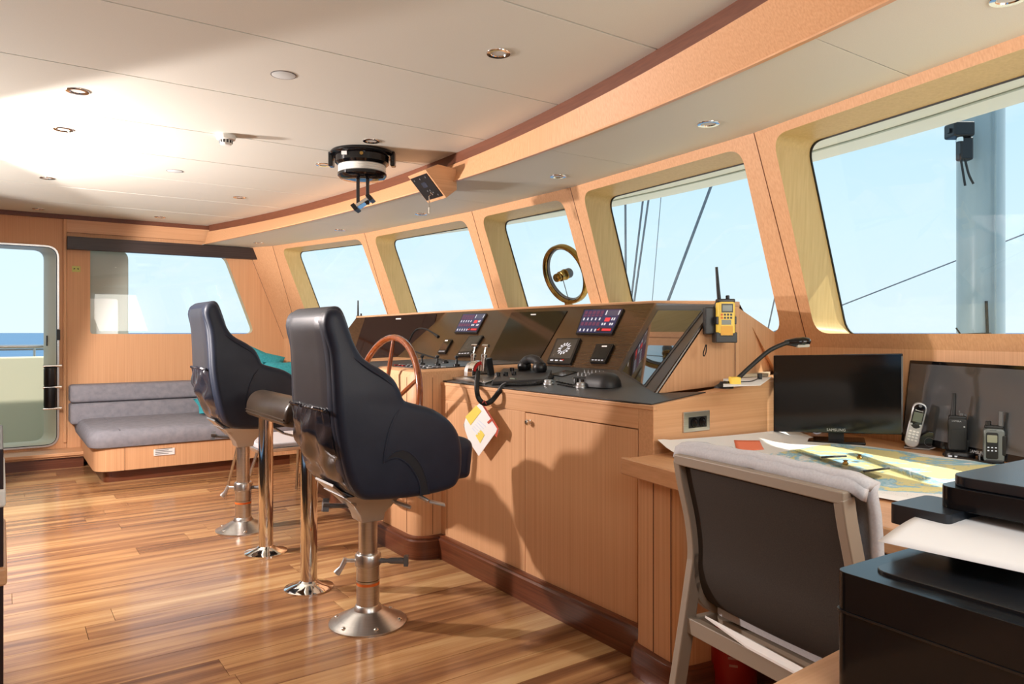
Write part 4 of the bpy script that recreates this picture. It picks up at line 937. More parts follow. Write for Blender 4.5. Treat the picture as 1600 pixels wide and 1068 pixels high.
    # under-seat gear
    zb = .578+lift
    mb = MB(); mb.layers([[O+V((x, yy, zb)) for x, yy in ((-.16, -.12), (.16, -.12), (.16, .12), (-.16, .12))], [O+V((x, yy, zb-.03)) for x, yy in ((-.12, -.10), (.11, -.10), (.11, .10), (-.12, .10))], [O+V((x, yy, zb-.10)) for x, yy in ((-.06, -.06), (.055, -.06), (.055, .06), (-.06, .06))], [O+V((x, yy, zb-.135)) for x, yy in ((-.05, -.055), (.05, -.055), (.05, .055), (-.05, .055))]]); mb.build('swivel_bracket', ALU, r, bevel=.006)
    MB().hexa([O+V(p) for p in ((-.20, -.1, zb+.045), (-.10, -.1, zb-.05), (-.10, .1, zb-.05), (-.20, .1, zb+.045), (-.195, -.1, zb+.055), (-.09, -.1, zb-.04), (-.09, .1, zb-.04), (-.195, .1, zb+.055))]).build('tilt_plate', STEEL, r, bevel=.002)
    kc = O+V((-.06, .03, zb-.075)); kd = V((-1, .25, .1)).normalized()
    mb = MB(); mb.tube([kc, kc+kd*.10], .010, 10); kk = kc+kd*.10; a1 = kd.orthogonal().normalized(); a2 = kd.cross(a1)
    mb.layers([[kk+kd*h+(a1*math.cos(2*math.pi*k/20)+a2*math.sin(2*math.pi*k/20))*(.024+.007*math.cos(5*2*math.pi*k/20)) for k in range(20)] for h in (0, .025)]); mb.build('star_knob', GREY, r, smooth=True)
    for (x, yy, dx, dy) in ((.05, -.06, .07, -.06), (.16, -.12, .10, -.06)):
        p0 = O+V((x, yy, zb-.02)); p1 = p0+V((dx*.5, dy*.6, -.035)); p2 = p0+V((dx, dy, -.05))
        mb = MB(); mb.tube([p0, p1], .009, 8); dd = (p2-p1).normalized(); mb.obox((p1+p2*1.0)/2+dd*.01, dd, (0, 0, 1), dd.cross(Z_), .036, .005, .018); mb.build('release_lever', ALU, r, bevel=.004)
    # pedestal
    zc = .30
    MB().lathe([(.040, zc-.02), (.040, zb-.12)], O, n=28).build('upper_column', STEEL, r, smooth=True)
    MB().lathe([(.049, .05), (.049, zc-.055), (.056, zc-.05), (.056, zc-.008), (.050, zc), (.041, zc)], O, n=32, cap=False).build('lower_column', STEEL, r, smooth=True)
    MB().lathe([(.0497, .165), (.0497, .177)], O, n=32, cap=False).build('orange_band', ORNG, r, smooth=True)
    MB().lathe([(.0497, .185), (.0497, .1875)], O, n=32, cap=False).build('warning_print', BLACK, r)
    MB().lathe([(.166, 0), (.166, .006), (.150, .012), (.075, .052), (.060, .058), (.054, .075), (.049, .08)], O, n=48).build('base_flange', STEEL, r, smooth=True)
    for k in range(6):
        a = 2*math.pi*k/6+.35; MB().lathe([(.011, 0), (.011, .004), (.007, .008), (0, .009)], O+V((.138*math.cos(a), .138*math.sin(a), .015)), n=12).build('bolt', CHROME, r, smooth=True)
    rd = V((.8, -.58, 0)).normalized()
    p0 = O+V((0, 0, zc-.035)); mb = MB(); mb.tube([p0+rd*.05, p0+rd*.085, p0+rd*.10, p0+rd*.155], [.012, .009, .013, .013], 12).obox(p0+rd*.165, rd, Z_, rd.cross(Z_), .009, .022, .012); mb.build('clamp_knob', GREY, r, smooth=True)
    mb = MB(); mb.tube([p0-rd*.05, p0-rd*.095], .008, 10).tube([p0-rd*.095+Z_*.008, p0-rd*.115+Z_*-.03, p0-rd*.135+Z_*-.055], [.011, .010, .016], 10); mb.build('lock_lever', ALU, r, smooth=True)
    return r
h1 = pz(575, 971, 0); h2 = pz(380, 826, 0)
helm_chair(h1.x, h1.y, 0, 'nearer navy leather helm chair on a steel pedestal, large in the foreground')
helm_chair(h2.x, h2.y, .085, 'farther navy leather helm chair on a steel pedestal, beside the sofa')
# padded bar between the chairs
q1, q2 = pz(482, 918, 0), pz(416, 862, 0); xr = (q1.x+q2.x)/2
gr = empty('padded_handrail', (xr, (q1.y+q2.y)/2, 0), 'polished steel handrail with brown leather pad standing between the helm chairs', 'handrail')
zp = .80
MB().tube([V((xr, q1.y, 0))]+[V((xr, q1.y, .3)), V((xr, q1.y, .70))]+smoothpath([V((xr, q1.y, .72)), V((xr, q1.y+.01, .79)), V((xr, q1.y+.05, .84)), V((xr, q1.y+.12, .855))], 4), .040, 24).build('post', CHROME, gr, smooth=True)
MB().tube([V((xr, q2.y, 0)), V((xr, q2.y, .80))], .040, 24).build('post', CHROME, gr, smooth=True)
for qq in (q1, q2): MB().lathe([(.118, 0), (.118, .006), (.10, .014), (.055, .026), (.046, .034), (.040, .04)], (xr, qq.y, 0), n=40).build('flange', CHROME, gr, smooth=True)
sec = [(-.085, .79), (-.088, .82), (-.082, .86), (-.062, .895), (-.03, .915), (.01, .918), (.05, .905), (.075, .87), (.085, .83), (.083, .79), (.05, .775), (-.05, .775)]
ss = [(p.x, p.y) for p in smoothpath([(a, b, 0) for a, b in sec], 3, True)]
mb = MB(); pillow_prism(mb, ss, lambda a, b, yv: V((xr+a, yv, b)), q1.y+.09, q2.y+.10, .03, 4); mb.build('leather_pad', PADL, gr, smooth=True)
MB().tube([V((xr-.089, q1.y+.11, .815)), V((xr-.089, q2.y+.08, .815))], .004, 6).tube([V((xr-.089, q1.y+.11, .80)), V((xr-.089, q2.y+.08, .80))], .003, 6).build('stitched_seam', PADL, gr, smooth=True)
# ================================================================ SOFA ALONG THE FAR WALL
sx0, sx1 = .60, 2.3; sy0 = 6.83
sf = empty('sofa', (1.4, 7.5, 0), 'built-in grey suede sofa on a wooden base along the far wall', 'sofa')
bs = round_poly([V((sx0+.03, YF-.03, 0)), V((sx0+.03, sy0, 0)), V((sx1, sy0, 0)), V((sx1, YF-.03, 0))], [.0, .16, .0, .0], 8)
MB().layers([[V((p.x, p.y, z)) for p in bs] for z in (.10, .29)]).build('base', WZ, sf, smooth=True)
MB().tube([V((sx0+.25, sy0-.0005, .10)), V((sx0+.25, sy0-.0005, .29))], .002, 5).build('panel_joint', DARK, sf)
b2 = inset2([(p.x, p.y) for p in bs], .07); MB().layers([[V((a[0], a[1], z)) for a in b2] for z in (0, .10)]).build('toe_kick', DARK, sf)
cu = round_poly([V((sx0-.02, YF-.05, 0)), V((sx0-.02, sy0-.03, 0)), V((sx1, sy0-.03, 0)), V((sx1, YF-.05, 0))], [0, .17, 0, 0], 8)
c2 = [(p.x, p.y) for p in cu]
mb = MB(); mb.layers([[V((a[0], a[1], z)) for a in inset2(c2, d)] for d, z in ((.05, .285), (.012, .30), (0, .335), (0, .38), (.02, .42), (.06, .438), (.12, .443))]); mb.build('seat_cushion', SUEDE, sf, smooth=True)
MB().tube([V((sx0+.21, sy0+.0, .441)), V((sx0+.20, YF-.2, .443))], .004, 6).build('piping', SUEDE, sf)
for z0, z1, yb in ((.39, .585, 7.86), (.59, .755, 7.90)):
    pts = round_poly([V((0, yb, z0)), V((0, yb+.03, z1)), V((0, YF-.02, z1)), V((0, YF-.02, z0))], [.04, .05, .02, .01], 4)
    mb = MB(); pillow_prism(mb, [(p.y, p.z) for p in pts], lambda a, b, y: V((y, a, b)), sx0-.07, sx1, .03, 4); mb.build('back_cushion', SUEDE, sf, smooth=True)
g0, g1 = py(240, 712, sy0), py(273, 699, sy0)
vent = MB().box((g0.x, sy0-.008, g0.z), (g1.x, sy0, g1.z)).build('air_grille', PAPER, sf, bevel=.002)
for k in range(4): MB().box((g0.x+.012, sy0-.0095, g0.z+.012+k*.014), (g1.x-.05+(k % 2)*.03, sy0-.0075, g0.z+.017+k*.014)).build('grille_slot', GREY, vent)
def cushion(name, c, ax, ay, az, w, h, t, label):
    ax, ay, az = V(ax).normalized(), V(ay).normalized(), V(az).normalized(); c = V(c); n = 12; rows = []
    def P(i, j, s):
        u, v = i/n*2-1, j/n*2-1; e = (1-u**4)*(1-v**4); pin = 1-.10*(1-abs(u))*abs(v)-.0; pin2 = 1-.10*(1-abs(v))*abs(u)
        return c+ax*(u*w/2*pin2)+ay*(v*h/2*pin)+az*(s*t/2*max(e, 0)**.6)
    mb = MB()
    mb.layers([[P(i, j, 1) for i in range(n+1)] for j in range(n+1)], cap=False, close=False); mb.layers([[P(i, j, -1) for i in range(n+1)] for j in range(n+1)], cap=False, close=False)
    o = mb.build(name, TURQ, smooth=True); return tag(o, label, 'cushion', 'turquoise cushions')
cushion('sofa_cushion', py(408, 578, 7.75), (1, 0, -.35), (.3, .1, 1), (0, -1, .2), .42, .42, .13, 'turquoise cushion with one pointed corner up, between the two helm chairs')
cushion('sofa_cushion', py(450, 588, 7.5), (1, .1, .02), (0, .35, 1), (0, -1, .3), .50, .34, .14, 'turquoise cushion lying left of the nearer helm chair back')
cushion('sofa_cushion', V((py(327, 648, 7.55).x+.10, 7.6, .53)), (1, 0, .0), (.0, .8, .35), (0, -.35, .8), .42, .30, .11, 'turquoise cushion on the seat, almost hidden by the farther helm chair')
# window blind cassette
b0, b1, b2_, b3 = wy(105, 370), wy(404, 387), wy(411, 404.5), wy(105, 390)
yb = YF-.07
bl = [py(105, 370, yb), py(404, 386.5, yb), py(411, 404.5, yb), py(105, 390, yb)]
bl[0].z = bl[1].z = (bl[0].z+bl[1].z)/2; bl[2].z = bl[3].z = (bl[2].z+bl[3].z)/2
tag(MB().prism(bl, (0, .065, 0)).build('blind_cassette', WENGE, bevel=.003), 'long dark wenge blind box above the far window', 'blind')
s0_ = wy(119, 420); sw = empty('wall_sticker', s0_, 'small yellow-green sticker with dark arrows on the far wall', 'sticker')
MB().box((s0_.x-.035, YF-.004, s0_.z-.028), (s0_.x+.035, YF-.0005, s0_.z+.028)).build('plate', mat('sticker_green', S(196, 200, 110), .5), sw)
for s in (-1, 1): MB().prism([V((s0_.x+s*.004, YF-.005, s0_.z)), V((s0_.x+s*.016, YF-.005, s0_.z+.009)), V((s0_.x+s*.022, YF-.005, s0_.z+.002)), V((s0_.x+s*.022, YF-.005, s0_.z-.006))], (0, .0008, 0)).build('arrow_mark', GASK, sw)
# folding stool behind the farther chair
k0 = pz(352, 775, 0); ks = empty('folding_stool', V((1.62, 5.55, 0)), 'light stool with thin grey steel legs behind the farther helm chair', 'stool')
st_y0, st_y1 = 5.15, 5.75; zs_ = .44
MB().box((1.46, 5.12, zs_), (1.95, 5.72, zs_+.035)).build('seat', CLOTHG, ks, bevel=.012)
MB().box((1.45, 5.11, zs_-.025), (1.96, 5.73, zs_)).build('seat_frame', STEEL, ks, bevel=.004)
for a, b in (((1.47, 5.66, zs_), pz(352, 775, 0)), ((1.47, 5.16, zs_), pz(370, 801, 0)), ((1.93, 5.68, zs_), pz(463, 764, 0)), ((1.93, 5.15, zs_), pz(490, 800, 0))):
    MB().tube([a, (b.x, b.y, 0)], .011, 8).build('leg', STEEL, ks, smooth=True)
# ================================================================ CHART TABLE
TZ = .79
def tz(u, v, h=0): return pz(u, v, TZ+h)
ct = empty('chart_table', (2.4, 1.3, 0), 'wooden chart table with a rounded left leg, joined to the console', 'table')
fl_ = pz(967, 713, TZ); fr_ = pz(1400, 828, TZ); dirf = (fr_-fl_).normalized(); fe = fl_+dirf*2.2
fe = fl_+dirf*((fl_.y+.30)/-dirf.y)
bk = [y for y in (-.30, .0, .5, 1.0, 1.5)]
top = round_poly([V((fl_.x+.02, CYR-.003, TZ)), fl_, fe]+[V((wall_low(y)-.006, y, TZ)) for y in bk]+[V((wall_low(CYR)-.006, CYR-.003, TZ))], [.0, .035]+[0]*7, 6)
mb = MB(); t2 = [(p.x, p.y) for p in top]
mb.layers([[V((a[0], a[1], z)) for a in inset2(t2, d)] for d, z in ((.004, TZ-.062), (0, TZ-.058), (0, TZ-.004), (.004, TZ))]); mb.build('tabletop', WY, ct)
lg = round_poly([V((1.915, 1.935, 0)), V((1.885, 1.69, 0)), V((2.9, 1.55, 0)), V((2.9, 1.935, 0))], [.03, .07, .01, .01], 8)
MB().layers([[V((p.x, p.y, z)) for p in lg] for z in (.10, TZ-.06)]).build('leg_cabinet', WZ, ct, smooth=True)
for t in (.42, .80): 
    p = V((1.915, 1.935, 0)).lerp(V((1.885, 1.69, 0)), t)+V((-.0006, 0, 0)); MB().tube([p+Z_*.10, p+Z_*(TZ-.063)], .0017, 5).build('panel_joint', DARK, ct)
l2 = [(p.x, p.y) for p in lg]
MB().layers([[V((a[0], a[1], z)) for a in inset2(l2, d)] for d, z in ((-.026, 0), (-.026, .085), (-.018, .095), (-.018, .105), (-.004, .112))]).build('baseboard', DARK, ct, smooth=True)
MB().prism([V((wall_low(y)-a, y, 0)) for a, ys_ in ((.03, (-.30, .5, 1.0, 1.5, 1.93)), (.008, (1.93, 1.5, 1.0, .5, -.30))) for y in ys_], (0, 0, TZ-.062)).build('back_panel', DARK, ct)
# nautical chart
def chart_mat():
    m = mat('printed_sea_chart', (.8, .8, .78), .75); t = m.node_tree; b = t.nodes['Principled BSDF']; n = t.nodes.new; l = t.links.new
    tc = n('ShaderNodeTexCoord'); nz = n('ShaderNodeTexNoise'); nz.inputs['Scale'].default_value = 4.2; nz.inputs['Detail'].default_value = 10; nz.inputs['Roughness'].default_value = .66; nz.inputs['Distortion'].default_value = .5
    l(tc.outputs['Object'], nz.inputs[0]); sx = n('ShaderNodeSeparateXYZ'); l(tc.outputs['Object'], sx.inputs[0])
    # land lies as a band across the sheet
    a0 = n('ShaderNodeMath'); a0.operation = 'SUBTRACT'; l(sx.outputs[0], a0.inputs[0]); a0.inputs[1].default_value = 2.46
    a = n('ShaderNodeMath'); a.operation = 'MULTIPLY_ADD'; l(a0.outputs[0], a.inputs[0]); a.inputs[1].default_value = .42; l(nz.outputs[0], a.inputs[2])
    r = n('ShaderNodeValToRGB'); r.color_ramp.interpolation = 'CONSTANT'; e = r.color_ramp.elements
    e[0].position = 0; e[0].color = (*S(232, 233, 230), 1); e[1].position = .40; e[1].color = (*S(172, 208, 222), 1)
    for p, c in ((.43, S(140, 190, 212)), (.46, S(222, 215, 156)), (.60, S(140, 190, 212)), (.635, S(172, 208, 222)), (.67, S(232, 233, 230))): k = e.new(p); k.color = (*c, 1)
    l(a.outputs[0], r.inputs[0])
    vo = n('ShaderNodeTexNoise'); vo.inputs['Scale'].default_value = 240; vo.inputs['Detail'].default_value = 2; l(tc.outputs['Object'], vo.inputs[0])
    gt = n('ShaderNodeMath'); gt.operation = 'GREATER_THAN'; gt.inputs[1].default_value = .68; l(vo.outputs[0], gt.inputs[0])
    mx = n('ShaderNodeMix'); mx.data_type = 'RGBA'; l(gt.outputs[0], mx.inputs[0]); l(r.outputs[0], mx.inputs[6]); mx.inputs[7].default_value = (*S(150, 150, 150), 1)
    l(mx.outputs[2], b.inputs['Base Color']); return m
ch0 = V((2.02, 1.915, TZ)); NX, NY = 24, 36; rows = []
for j in range(NY+1):
    v = j/NY; row = []
    for i in range(NX+1):
        u = i/NX; x = 2.02-.10*v+u*.85; yv = 1.925-v*1.75+(.0 if u > 0 else 0)
        z = TZ+.0035+.004*math.sin(u*5+v*7)**2*math.sin(v*9)**2
        if v < .10: z += .05*(1-v/.10)**2*(.25+.75*(1-u)**1.5)+.02*(1-v/.10)**2*u
        if u < .06: z += .004
        row.append(V((x, yv, z)))
    rows.append(row)
ch = MB().layers(rows, cap=False, close=False)
cho = ch.build('nautical_chart', [chart_mat(), PAPER], smooth=True)
for p in cho.data.polygons:
    c = p.center
    if c.y > 1.70 or c.x < 2.03 or c.y < .25: p.material_index = 1
tag(cho, 'yellow and blue nautical chart with white margins spread over the table', 'chart')
def ontab(name, q, h, t, m, label=None, cat=None, parent=None, bevel=0):
    o = MB().prism([tz(*x, h) for x in q], (0, 0, t)).build(name, m, parent, bevel=bevel); return tag(o, label, cat)
def chart_z(x, y):
    v = max(0, min(1, (1.925-y)/1.75)); u = max(0, min(1, (x-2.02+.10*v)/.85)); z = TZ+.0035+.004*math.sin(u*5+v*7)**2*math.sin(v*9)**2
    return z+(.05*(1-v/.10)**2*(.25+.75*(1-u)**1.5)+.02*(1-v/.10)**2*u if v < .10 else 0)
nq = [tz(*q, .012) for q in ((1147, 693), (1187, 690), (1194, 699), (1152, 703))]
rows = []
for j in range(7):
    row = []
    for i in range(7):
        p = nq[0].lerp(nq[1], i/6).lerp(nq[3].lerp(nq[2], i/6), j/6); row.append(V((p.x, p.y, chart_z(p.x, p.y)+.0022)))
    rows.append(row)
o = MB().layers(rows, cap=False, close=False).build('paper_note', SALMON, smooth=True); tag(o, 'salmon-pink note lying at the left end of the chart', 'note'); md = o.modifiers.new('thick', 'SOLIDIFY'); md.thickness = .0006
pr = empty('parallel_ruler', tz(1310, 728), 'clear two-bar parallel ruler lying open on the chart', 'ruler')
ontab('ruler_bar', [(1234, 703), (1250, 702.5), (1378, 745), (1364, 750)], .010, .003, ACRY, parent=pr)
ontab('ruler_bar', [(1322, 709), (1338, 708), (1455, 748), (1438, 752)], .010, .003, ACRY, parent=pr)
for a, b in (((1284, 714), (1322, 712)), ((1350, 736), (1389, 731))): MB().tube([tz(*a, .016), tz(*b, .016)], .004, 6).build('ruler_arm', GASK, pr)
for a in ((1321, 726), (1343, 717)): MB().lathe([(.008, 0), (.010, .006), (.005, .012), (.009, .016), (0, .018)], tz(*a, .013), n=12).build('ruler_knob', BRASS, pr, smooth=True)
pt = empty('protractor', tz(1560, 745), 'dark plotting instrument on the chart in front of the right radio', 'protractor')
ontab('plotter_arm', [(1529, 733), (1540, 733), (1590, 750), (1560, 752)], .009, .003, ACRY, parent=pt)
ontab('plotter_body', [(1586, 745), (1592, 741), (1640, 752), (1640, 762)], .010, .010, BLACK, parent=pt, bevel=.002)
# monitors on the table
def monitor(l, r_, ztop, zbot, label, t=.03, tilt=0.0, glassm=None):
    l, r_ = V(l), V(r_); ax = (r_-l); w_ = ax.length; ax.normalize(); n = ax.cross(Z_); n = n if n.x < 0 else -n; n.normalize()
    root = empty('monitor', V(((l.x+r_.x)/2, (l.y+r_.y)/2, TZ)), label, 'monitor')
    c = (l+r_)/2; c.z = 0; up = (Z_*math.cos(tilt)-n*math.sin(tilt)); n0 = n; n = (n0*math.cos(tilt)+Z_*math.sin(tilt)); c = c+n0*(math.sin(tilt)*zbot)
    def R(a0, a1, z0, z1, h, d): return [c+ax*a+up*z+n*h for a, z in ((a0, z0), (a1, z0), (a1, z1), (a0, z1))], -n*d
    MB().prism(*R(-w_/2, w_/2, zbot, ztop, 0, t)).build('casing', BLACKG, root, bevel=.004)
    MB().prism(*R(-w_/2+.012, w_/2-.012, zbot+.028, ztop-.014, .0012, .003)).build('screen', glassm or SCRT, root)
    text('maker_name', 'SAMSUNG', .016, c+up*(zbot+.013)+n*.0015, ax if ax.dot(R_) > 0 else -ax, up, SILV, root)
    MB().prism(*R(-.11, .11, TZ, TZ+.012, .05, .16)).build('foot', BLACKG, root, bevel=.004); MB().prism(*R(-.03, .03, TZ, zbot+.1, -t, .02)).build('neck', BLACK, root)
    MB().prism(*R(w_/2-.006, w_/2, zbot+.01, ztop-.01, .001, .01)).build('edge_trim', GREY, root)
    return root, c, ax, n
ma, mb_ = pd(1208.5, 600, 3.13), pd(1411, 600, 2.93)
m1r, mcc, max_, mnn = monitor(ma, mb_, 1.158, .831, 'left black flat monitor standing on the chart table')
MB().tube(smoothpath([tz(1226, 665, .03), tz(1238, 676, .01), tz(1252, 672, .006), tz(1262, 668, .012), tz(1275, 677, .004), tz(1290, 672, .01)], 5), .003, 6).build('cable', LBL, m1r, smooth=True)
mc_, md_ = tz(1408, 693), tz(1690, 752)
zt2 = pd(1414, 559, (mc_-C_).dot(D_)).z
m2r, _, ax2, n2 = monitor(mc_+V((-.004, .0, 0)), md_+V((-.004, -.0, 0)), zt2, TZ+.02, 'right flat monitor with a grey reflection, partly cut by the frame', tilt=math.radians(7), glassm=mat('tv_glass_reflected_grey', (.075, .078, .085), .16, spec=.8))  # grey of the reflection put into the glass base colour
# cordless phone in its charger
def tab_axes(): 
    n = -D_.copy(); return R_.copy(), n
pb_ = tz(1436, 702); ph_ = empty('cordless_phone', pb_, 'silver and black cordless phone standing in its charger by the right monitor', 'telephone')
sD = (pb_-C_).dot(D_); k = sD/1138
def bill(name, outline, d0, d1, m, par, bevel=.002, c=None):   # extruded outline facing the room, given in centimetre-true coordinates around the base point
    base = c or pb_
    ax = (R_*.89-D_*.45).normalized(); nn_ = V((ax.y, -ax.x, 0)); nn_ = nn_ if nn_.dot(D_) < 0 else -nn_
    pts = [base+ax*a+Z_*b+nn_*d0 for a, b in outline]; return MB().prism(pts, nn_*(d1-d0)).build(name, m, par, bevel=bevel), ax, nn_
c_, ax_, nn_ = bill('charger', [(-.055, .0), (.035, -.002), (.055, .008), (.082, .068), (.03, .075), (-.045, .02)], -.045, .0, BLACKG, ph_, .006)
tube = [(-.052, .006), (.034, .003), (.054, .012), (.080, .066)]
MB().tube([pb_+ax_*a+Z_*b+nn_*.0 for a, b in tube], .003, 6).build('charger_trim', SILV, ph_, smooth=True)
MB().lathe([(.016, 0), (.018, .001), (.018, .002), (.016, .002), (.016, 0)], pb_+ax_*.035+Z_*.032+nn_*.0005, nn_, 24, cap=False).build('page_button', GREY, ph_)
tilt = (Z_*.98+ax_*.21).normalized(); pax = (ax_*.98-Z_*.21).normalized(); pc = pb_+ax_*-.012+Z_*.098+nn_*.010
def ph(name, w_, h, r, a, b, d0, d1, m, par, n=4):
    mbx = MB(); pillow_prism(mbx, rrect(w_, h, r, n), lambda x, z, y: pc+pax*(x+a)+tilt*(z+b)+nn_*y, d0, d1, min(.004, abs(d1-d0)*.4)); return mbx.build(name, m, par, smooth=True)
hsx = ph('handset', .050, .178, .022, 0, 0, -.018, .012, SILV, ph_)
ph('handset_back', .052, .180, .023, 0, 0, -.022, -.012, BLACK, hsx)
ph('black_face', .040, .095, .018, 0, .036, .011, .0135, BLACKG, hsx); ph('lcd_screen', .032, .038, .003, 0, .032, .0132, .0146, LCD, hsx)
ph('navigation_key', .020, .018, .008, 0, -.004, .0132, .0155, BLACK, hsx)
for sx_ in (-1, 1): ph('soft_key', .009, .007, .003, sx_*.016, .002, .0132, .015, SILV, hsx); ph('soft_key', .009, .007, .003, sx_*.016, -.010, .0132, .015, SILV, hsx)
for i in range(3):
    for j in range(4): ph('number_key', .0095, .006, .0025, (i-1)*.0125, -.026-j*.0115, .0115, .0138, PAPER, hsx, 2)
text('maker_name', 'Panasonic', .007, pc+tilt*.058+nn_*.0140, pax, tilt, PAPER, hsx)
MB().lathe([(.006, 0), (.006, .001), (0, .001)], pc+tilt*.077+nn_*.0136, nn_, 12).build('earpiece', GREY, hsx)
# black radio in a charging cup and grey radio
rb = tz(1497, 714); rr_ = empty('handheld_radio', rb, 'black two-way radio standing in its charging cup, middle of the desk devices', 'radio')
def solid(name, w_, h, r, a, b, d0, d1, m, par, base, n=4, rim=.005):
    mbx = MB(); pillow_prism(mbx, rrect(w_, h, r, n), lambda x, z, y: base+ax_*(x+a)+Z_*(z+b)+nn_*y, d0, d1, rim); return mbx.build(name, m, par, smooth=True)
cup = rrect(.098, .075, .03, 5)
MB().layers([[rb+ax_*(x*s+.005)+nn_*(y*s)+Z_*z for x, y in cup] for s, z in ((1, 0), (1, .012), (.94, .02), (.90, .022))]).build('charging_cup', BLACK, rr_, smooth=True)
solid('cup_back', .075, .06, .012, .022, .035, -.035, .0, BLACK, rr_, rb)
for a in (-.028, -.008): MB().obox(rb+ax_*a+nn_*.0375+Z_*.008, ax_, nn_, Z_, .006, .001, .0025).build('charge_mark', LBL, rr_)
solid('body', .060, .118, .010, -.002, .085, -.022, .018, BLACKM, rr_, rb)
solid('speaker_face', .044, .075, .006, -.002, .068, .017, .0195, mat('grille_black', (.016, .016, .016), .6), rr_, rb, rim=.0008)
solid('shoulder', .056, .018, .006, -.002, .145, -.02, .016, BLACK, rr_, rb)
MB().tube([rb+ax_*-.016+Z_*.145, rb+ax_*-.015+Z_*.172, rb+ax_*-.013+Z_*.180, rb+ax_*-.012+Z_*.235], [.0095, .0085, .0068, .0062], 12).build('antenna', RUB, rr_, smooth=True)
for a, h, r_x in ((.003, .172, .003), (.011, .163, .007), (.022, .160, .006)): MB().tube([rb+ax_*a+Z_*.148, rb+ax_*a+Z_*h], r_x, 10).build('top_knob', GREY, rr_, smooth=True)
text('maker_name', 'HYTERA', .008, rb+ax_*-.006+Z_*.134+nn_*.0185, ax_, Z_, SILV, rr_)
MB().lathe([(.003, 0), (.003, .001), (0, .001)], rb+ax_*.018+Z_*.115+nn_*.018, nn_, 8).build('indicator', SILV, rr_)
gb_ = tz(1553, 725); gg = empty('handheld_radio', gb_, 'grey and black two-way radio with a lit window, rightmost of the desk devices', 'radio')
GM = mat('gunmetal_plastic', S(118, 124, 124), .35, .3)
solid('body', .062, .118, .012, 0, .066, -.02, .014, GM, gg, gb_); solid('foot', .058, .016, .006, 0, .010, -.022, .016, BLACK, gg, gb_)
solid('side_grip', .014, .07, .005, .029, .068, -.014, .0155, BLACK, gg, gb_, rim=.003)
solid('black_face', .036, .092, .006, -.007, .066, .0135, .0155, BLACK, gg, gb_, rim=.0008); solid('lcd_screen', .030, .026, .003, -.007, .090, .0152, .0165, mat('lcd_pale', S(150, 152, 132), .3), gg, gb_, rim=.0005)
for i in range(3):
    for j in range(2): solid('soft_key', .006, .004, .0015, -.018+i*.011, .060-j*.011, .0152, .0168, LBL, gg, gb_, 2, rim=.0005)
solid('top_cap', .054, .014, .005, -.0, .129, -.018, .010, BLACK, gg, gb_)
MB().tube([gb_+ax_*.020+Z_*.12, gb_+ax_*.021+Z_*.185], [.0082, .0072], 12).build('antenna', GREY, gg, smooth=True)
MB().tube([gb_+ax_*-.016+Z_*.128, gb_+ax_*-.016+Z_*.150], .0085, 12).build('volume_knob', BLACK, gg, smooth=True)
text('maker_name', 'motorola', .005, gb_+ax_*-.004+Z_*.120+nn_*.0145, ax_, Z_, GASK, gg)
MB().tube(smoothpath([gb_+ax_*-.034+Z_*.04, gb_+ax_*-.042+Z_*.025, gb_+ax_*-.040+Z_*.006, gb_+ax_*-.030+Z_*.004], 4), .0025, 6).build('wrist_loop', GREY, gg)
# ================================================================ CHAIR AT THE CHART TABLE
tl = pz(1060, 716, .90); tr = pz(1326, 778, .90); cax = (tr-tl); cax.z = 0; cw = cax.length; cax.normalize(); cf = cax.cross(Z_); cf = cf if cf.x > 0 else -cf
cc = (tl+tr)/2; cc.z = 0
chx = empty('desk_chair', cc+cf*.25, 'taupe metal chair with dark sling back and grey cushion drawn up to the chart table', 'chair')
def CP(a, f, z): return cc+cax*a+cf*f+Z_*z
hw = cw/2
def backcurve(a): return [CP(a, 0, .90), CP(a, .012, .84), CP(a, .038, .74), CP(a, .05, .66), CP(a, .05, .60), CP(a, .058, .55), CP(a, .085, .50), CP(a, .15, .465), CP(a, .24, .455)]
def ribbon(path, wa, wb, axa):
    rings = []
    for i, p in enumerate(path):
        t = ((path[min(i+1, len(path)-1)])-(path[max(i-1, 0)])).normalized(); b_ = t.cross(axa).normalized()
        rings.append([p+axa*wa+b_*wb, p-axa*wa+b_*wb, p-axa*wa-b_*wb, p+axa*wa-b_*wb])
    return MB().layers(rings)
for s in (-1, 1):
    ribbon(smoothpath(backcurve(s*(hw-.012)), 4), .013, .020, cax).build('back_stile', TAUPE, chx, bevel=.004)
MBt = MB(); 
arc_ = [CP(a*hw, -.004-.012*(1-a*a), .90+.004*(1-a*a)) for a in [x/8 for x in range(-8, 9)]]
ribbon(arc_, .0, .0, Z_)
rings = [[p+cf*.014+Z_*.014, p-cf*.014+Z_*.014, p-cf*.014-Z_*.014, p+cf*.014-Z_*.014] for p in arc_]; MB().layers(rings).build('top_rail', TAUPE, chx, bevel=.004)
bc = [smoothpath(backcurve(a), 4) for a in [(-1+.1*k)*(hw-.022) for k in range(21)]]
sl_ = [[c[i]-cf*(.012*(1-((k-10)/10)**2)) for k, c in enumerate(bc)] for i in range(1, len(bc[0]))]
MB().layers(sl_+[[p+cf*.004 for p in r0] for r0 in reversed(sl_)], cap=False, close=False).build('sling_back', MESHD, chx, smooth=True)
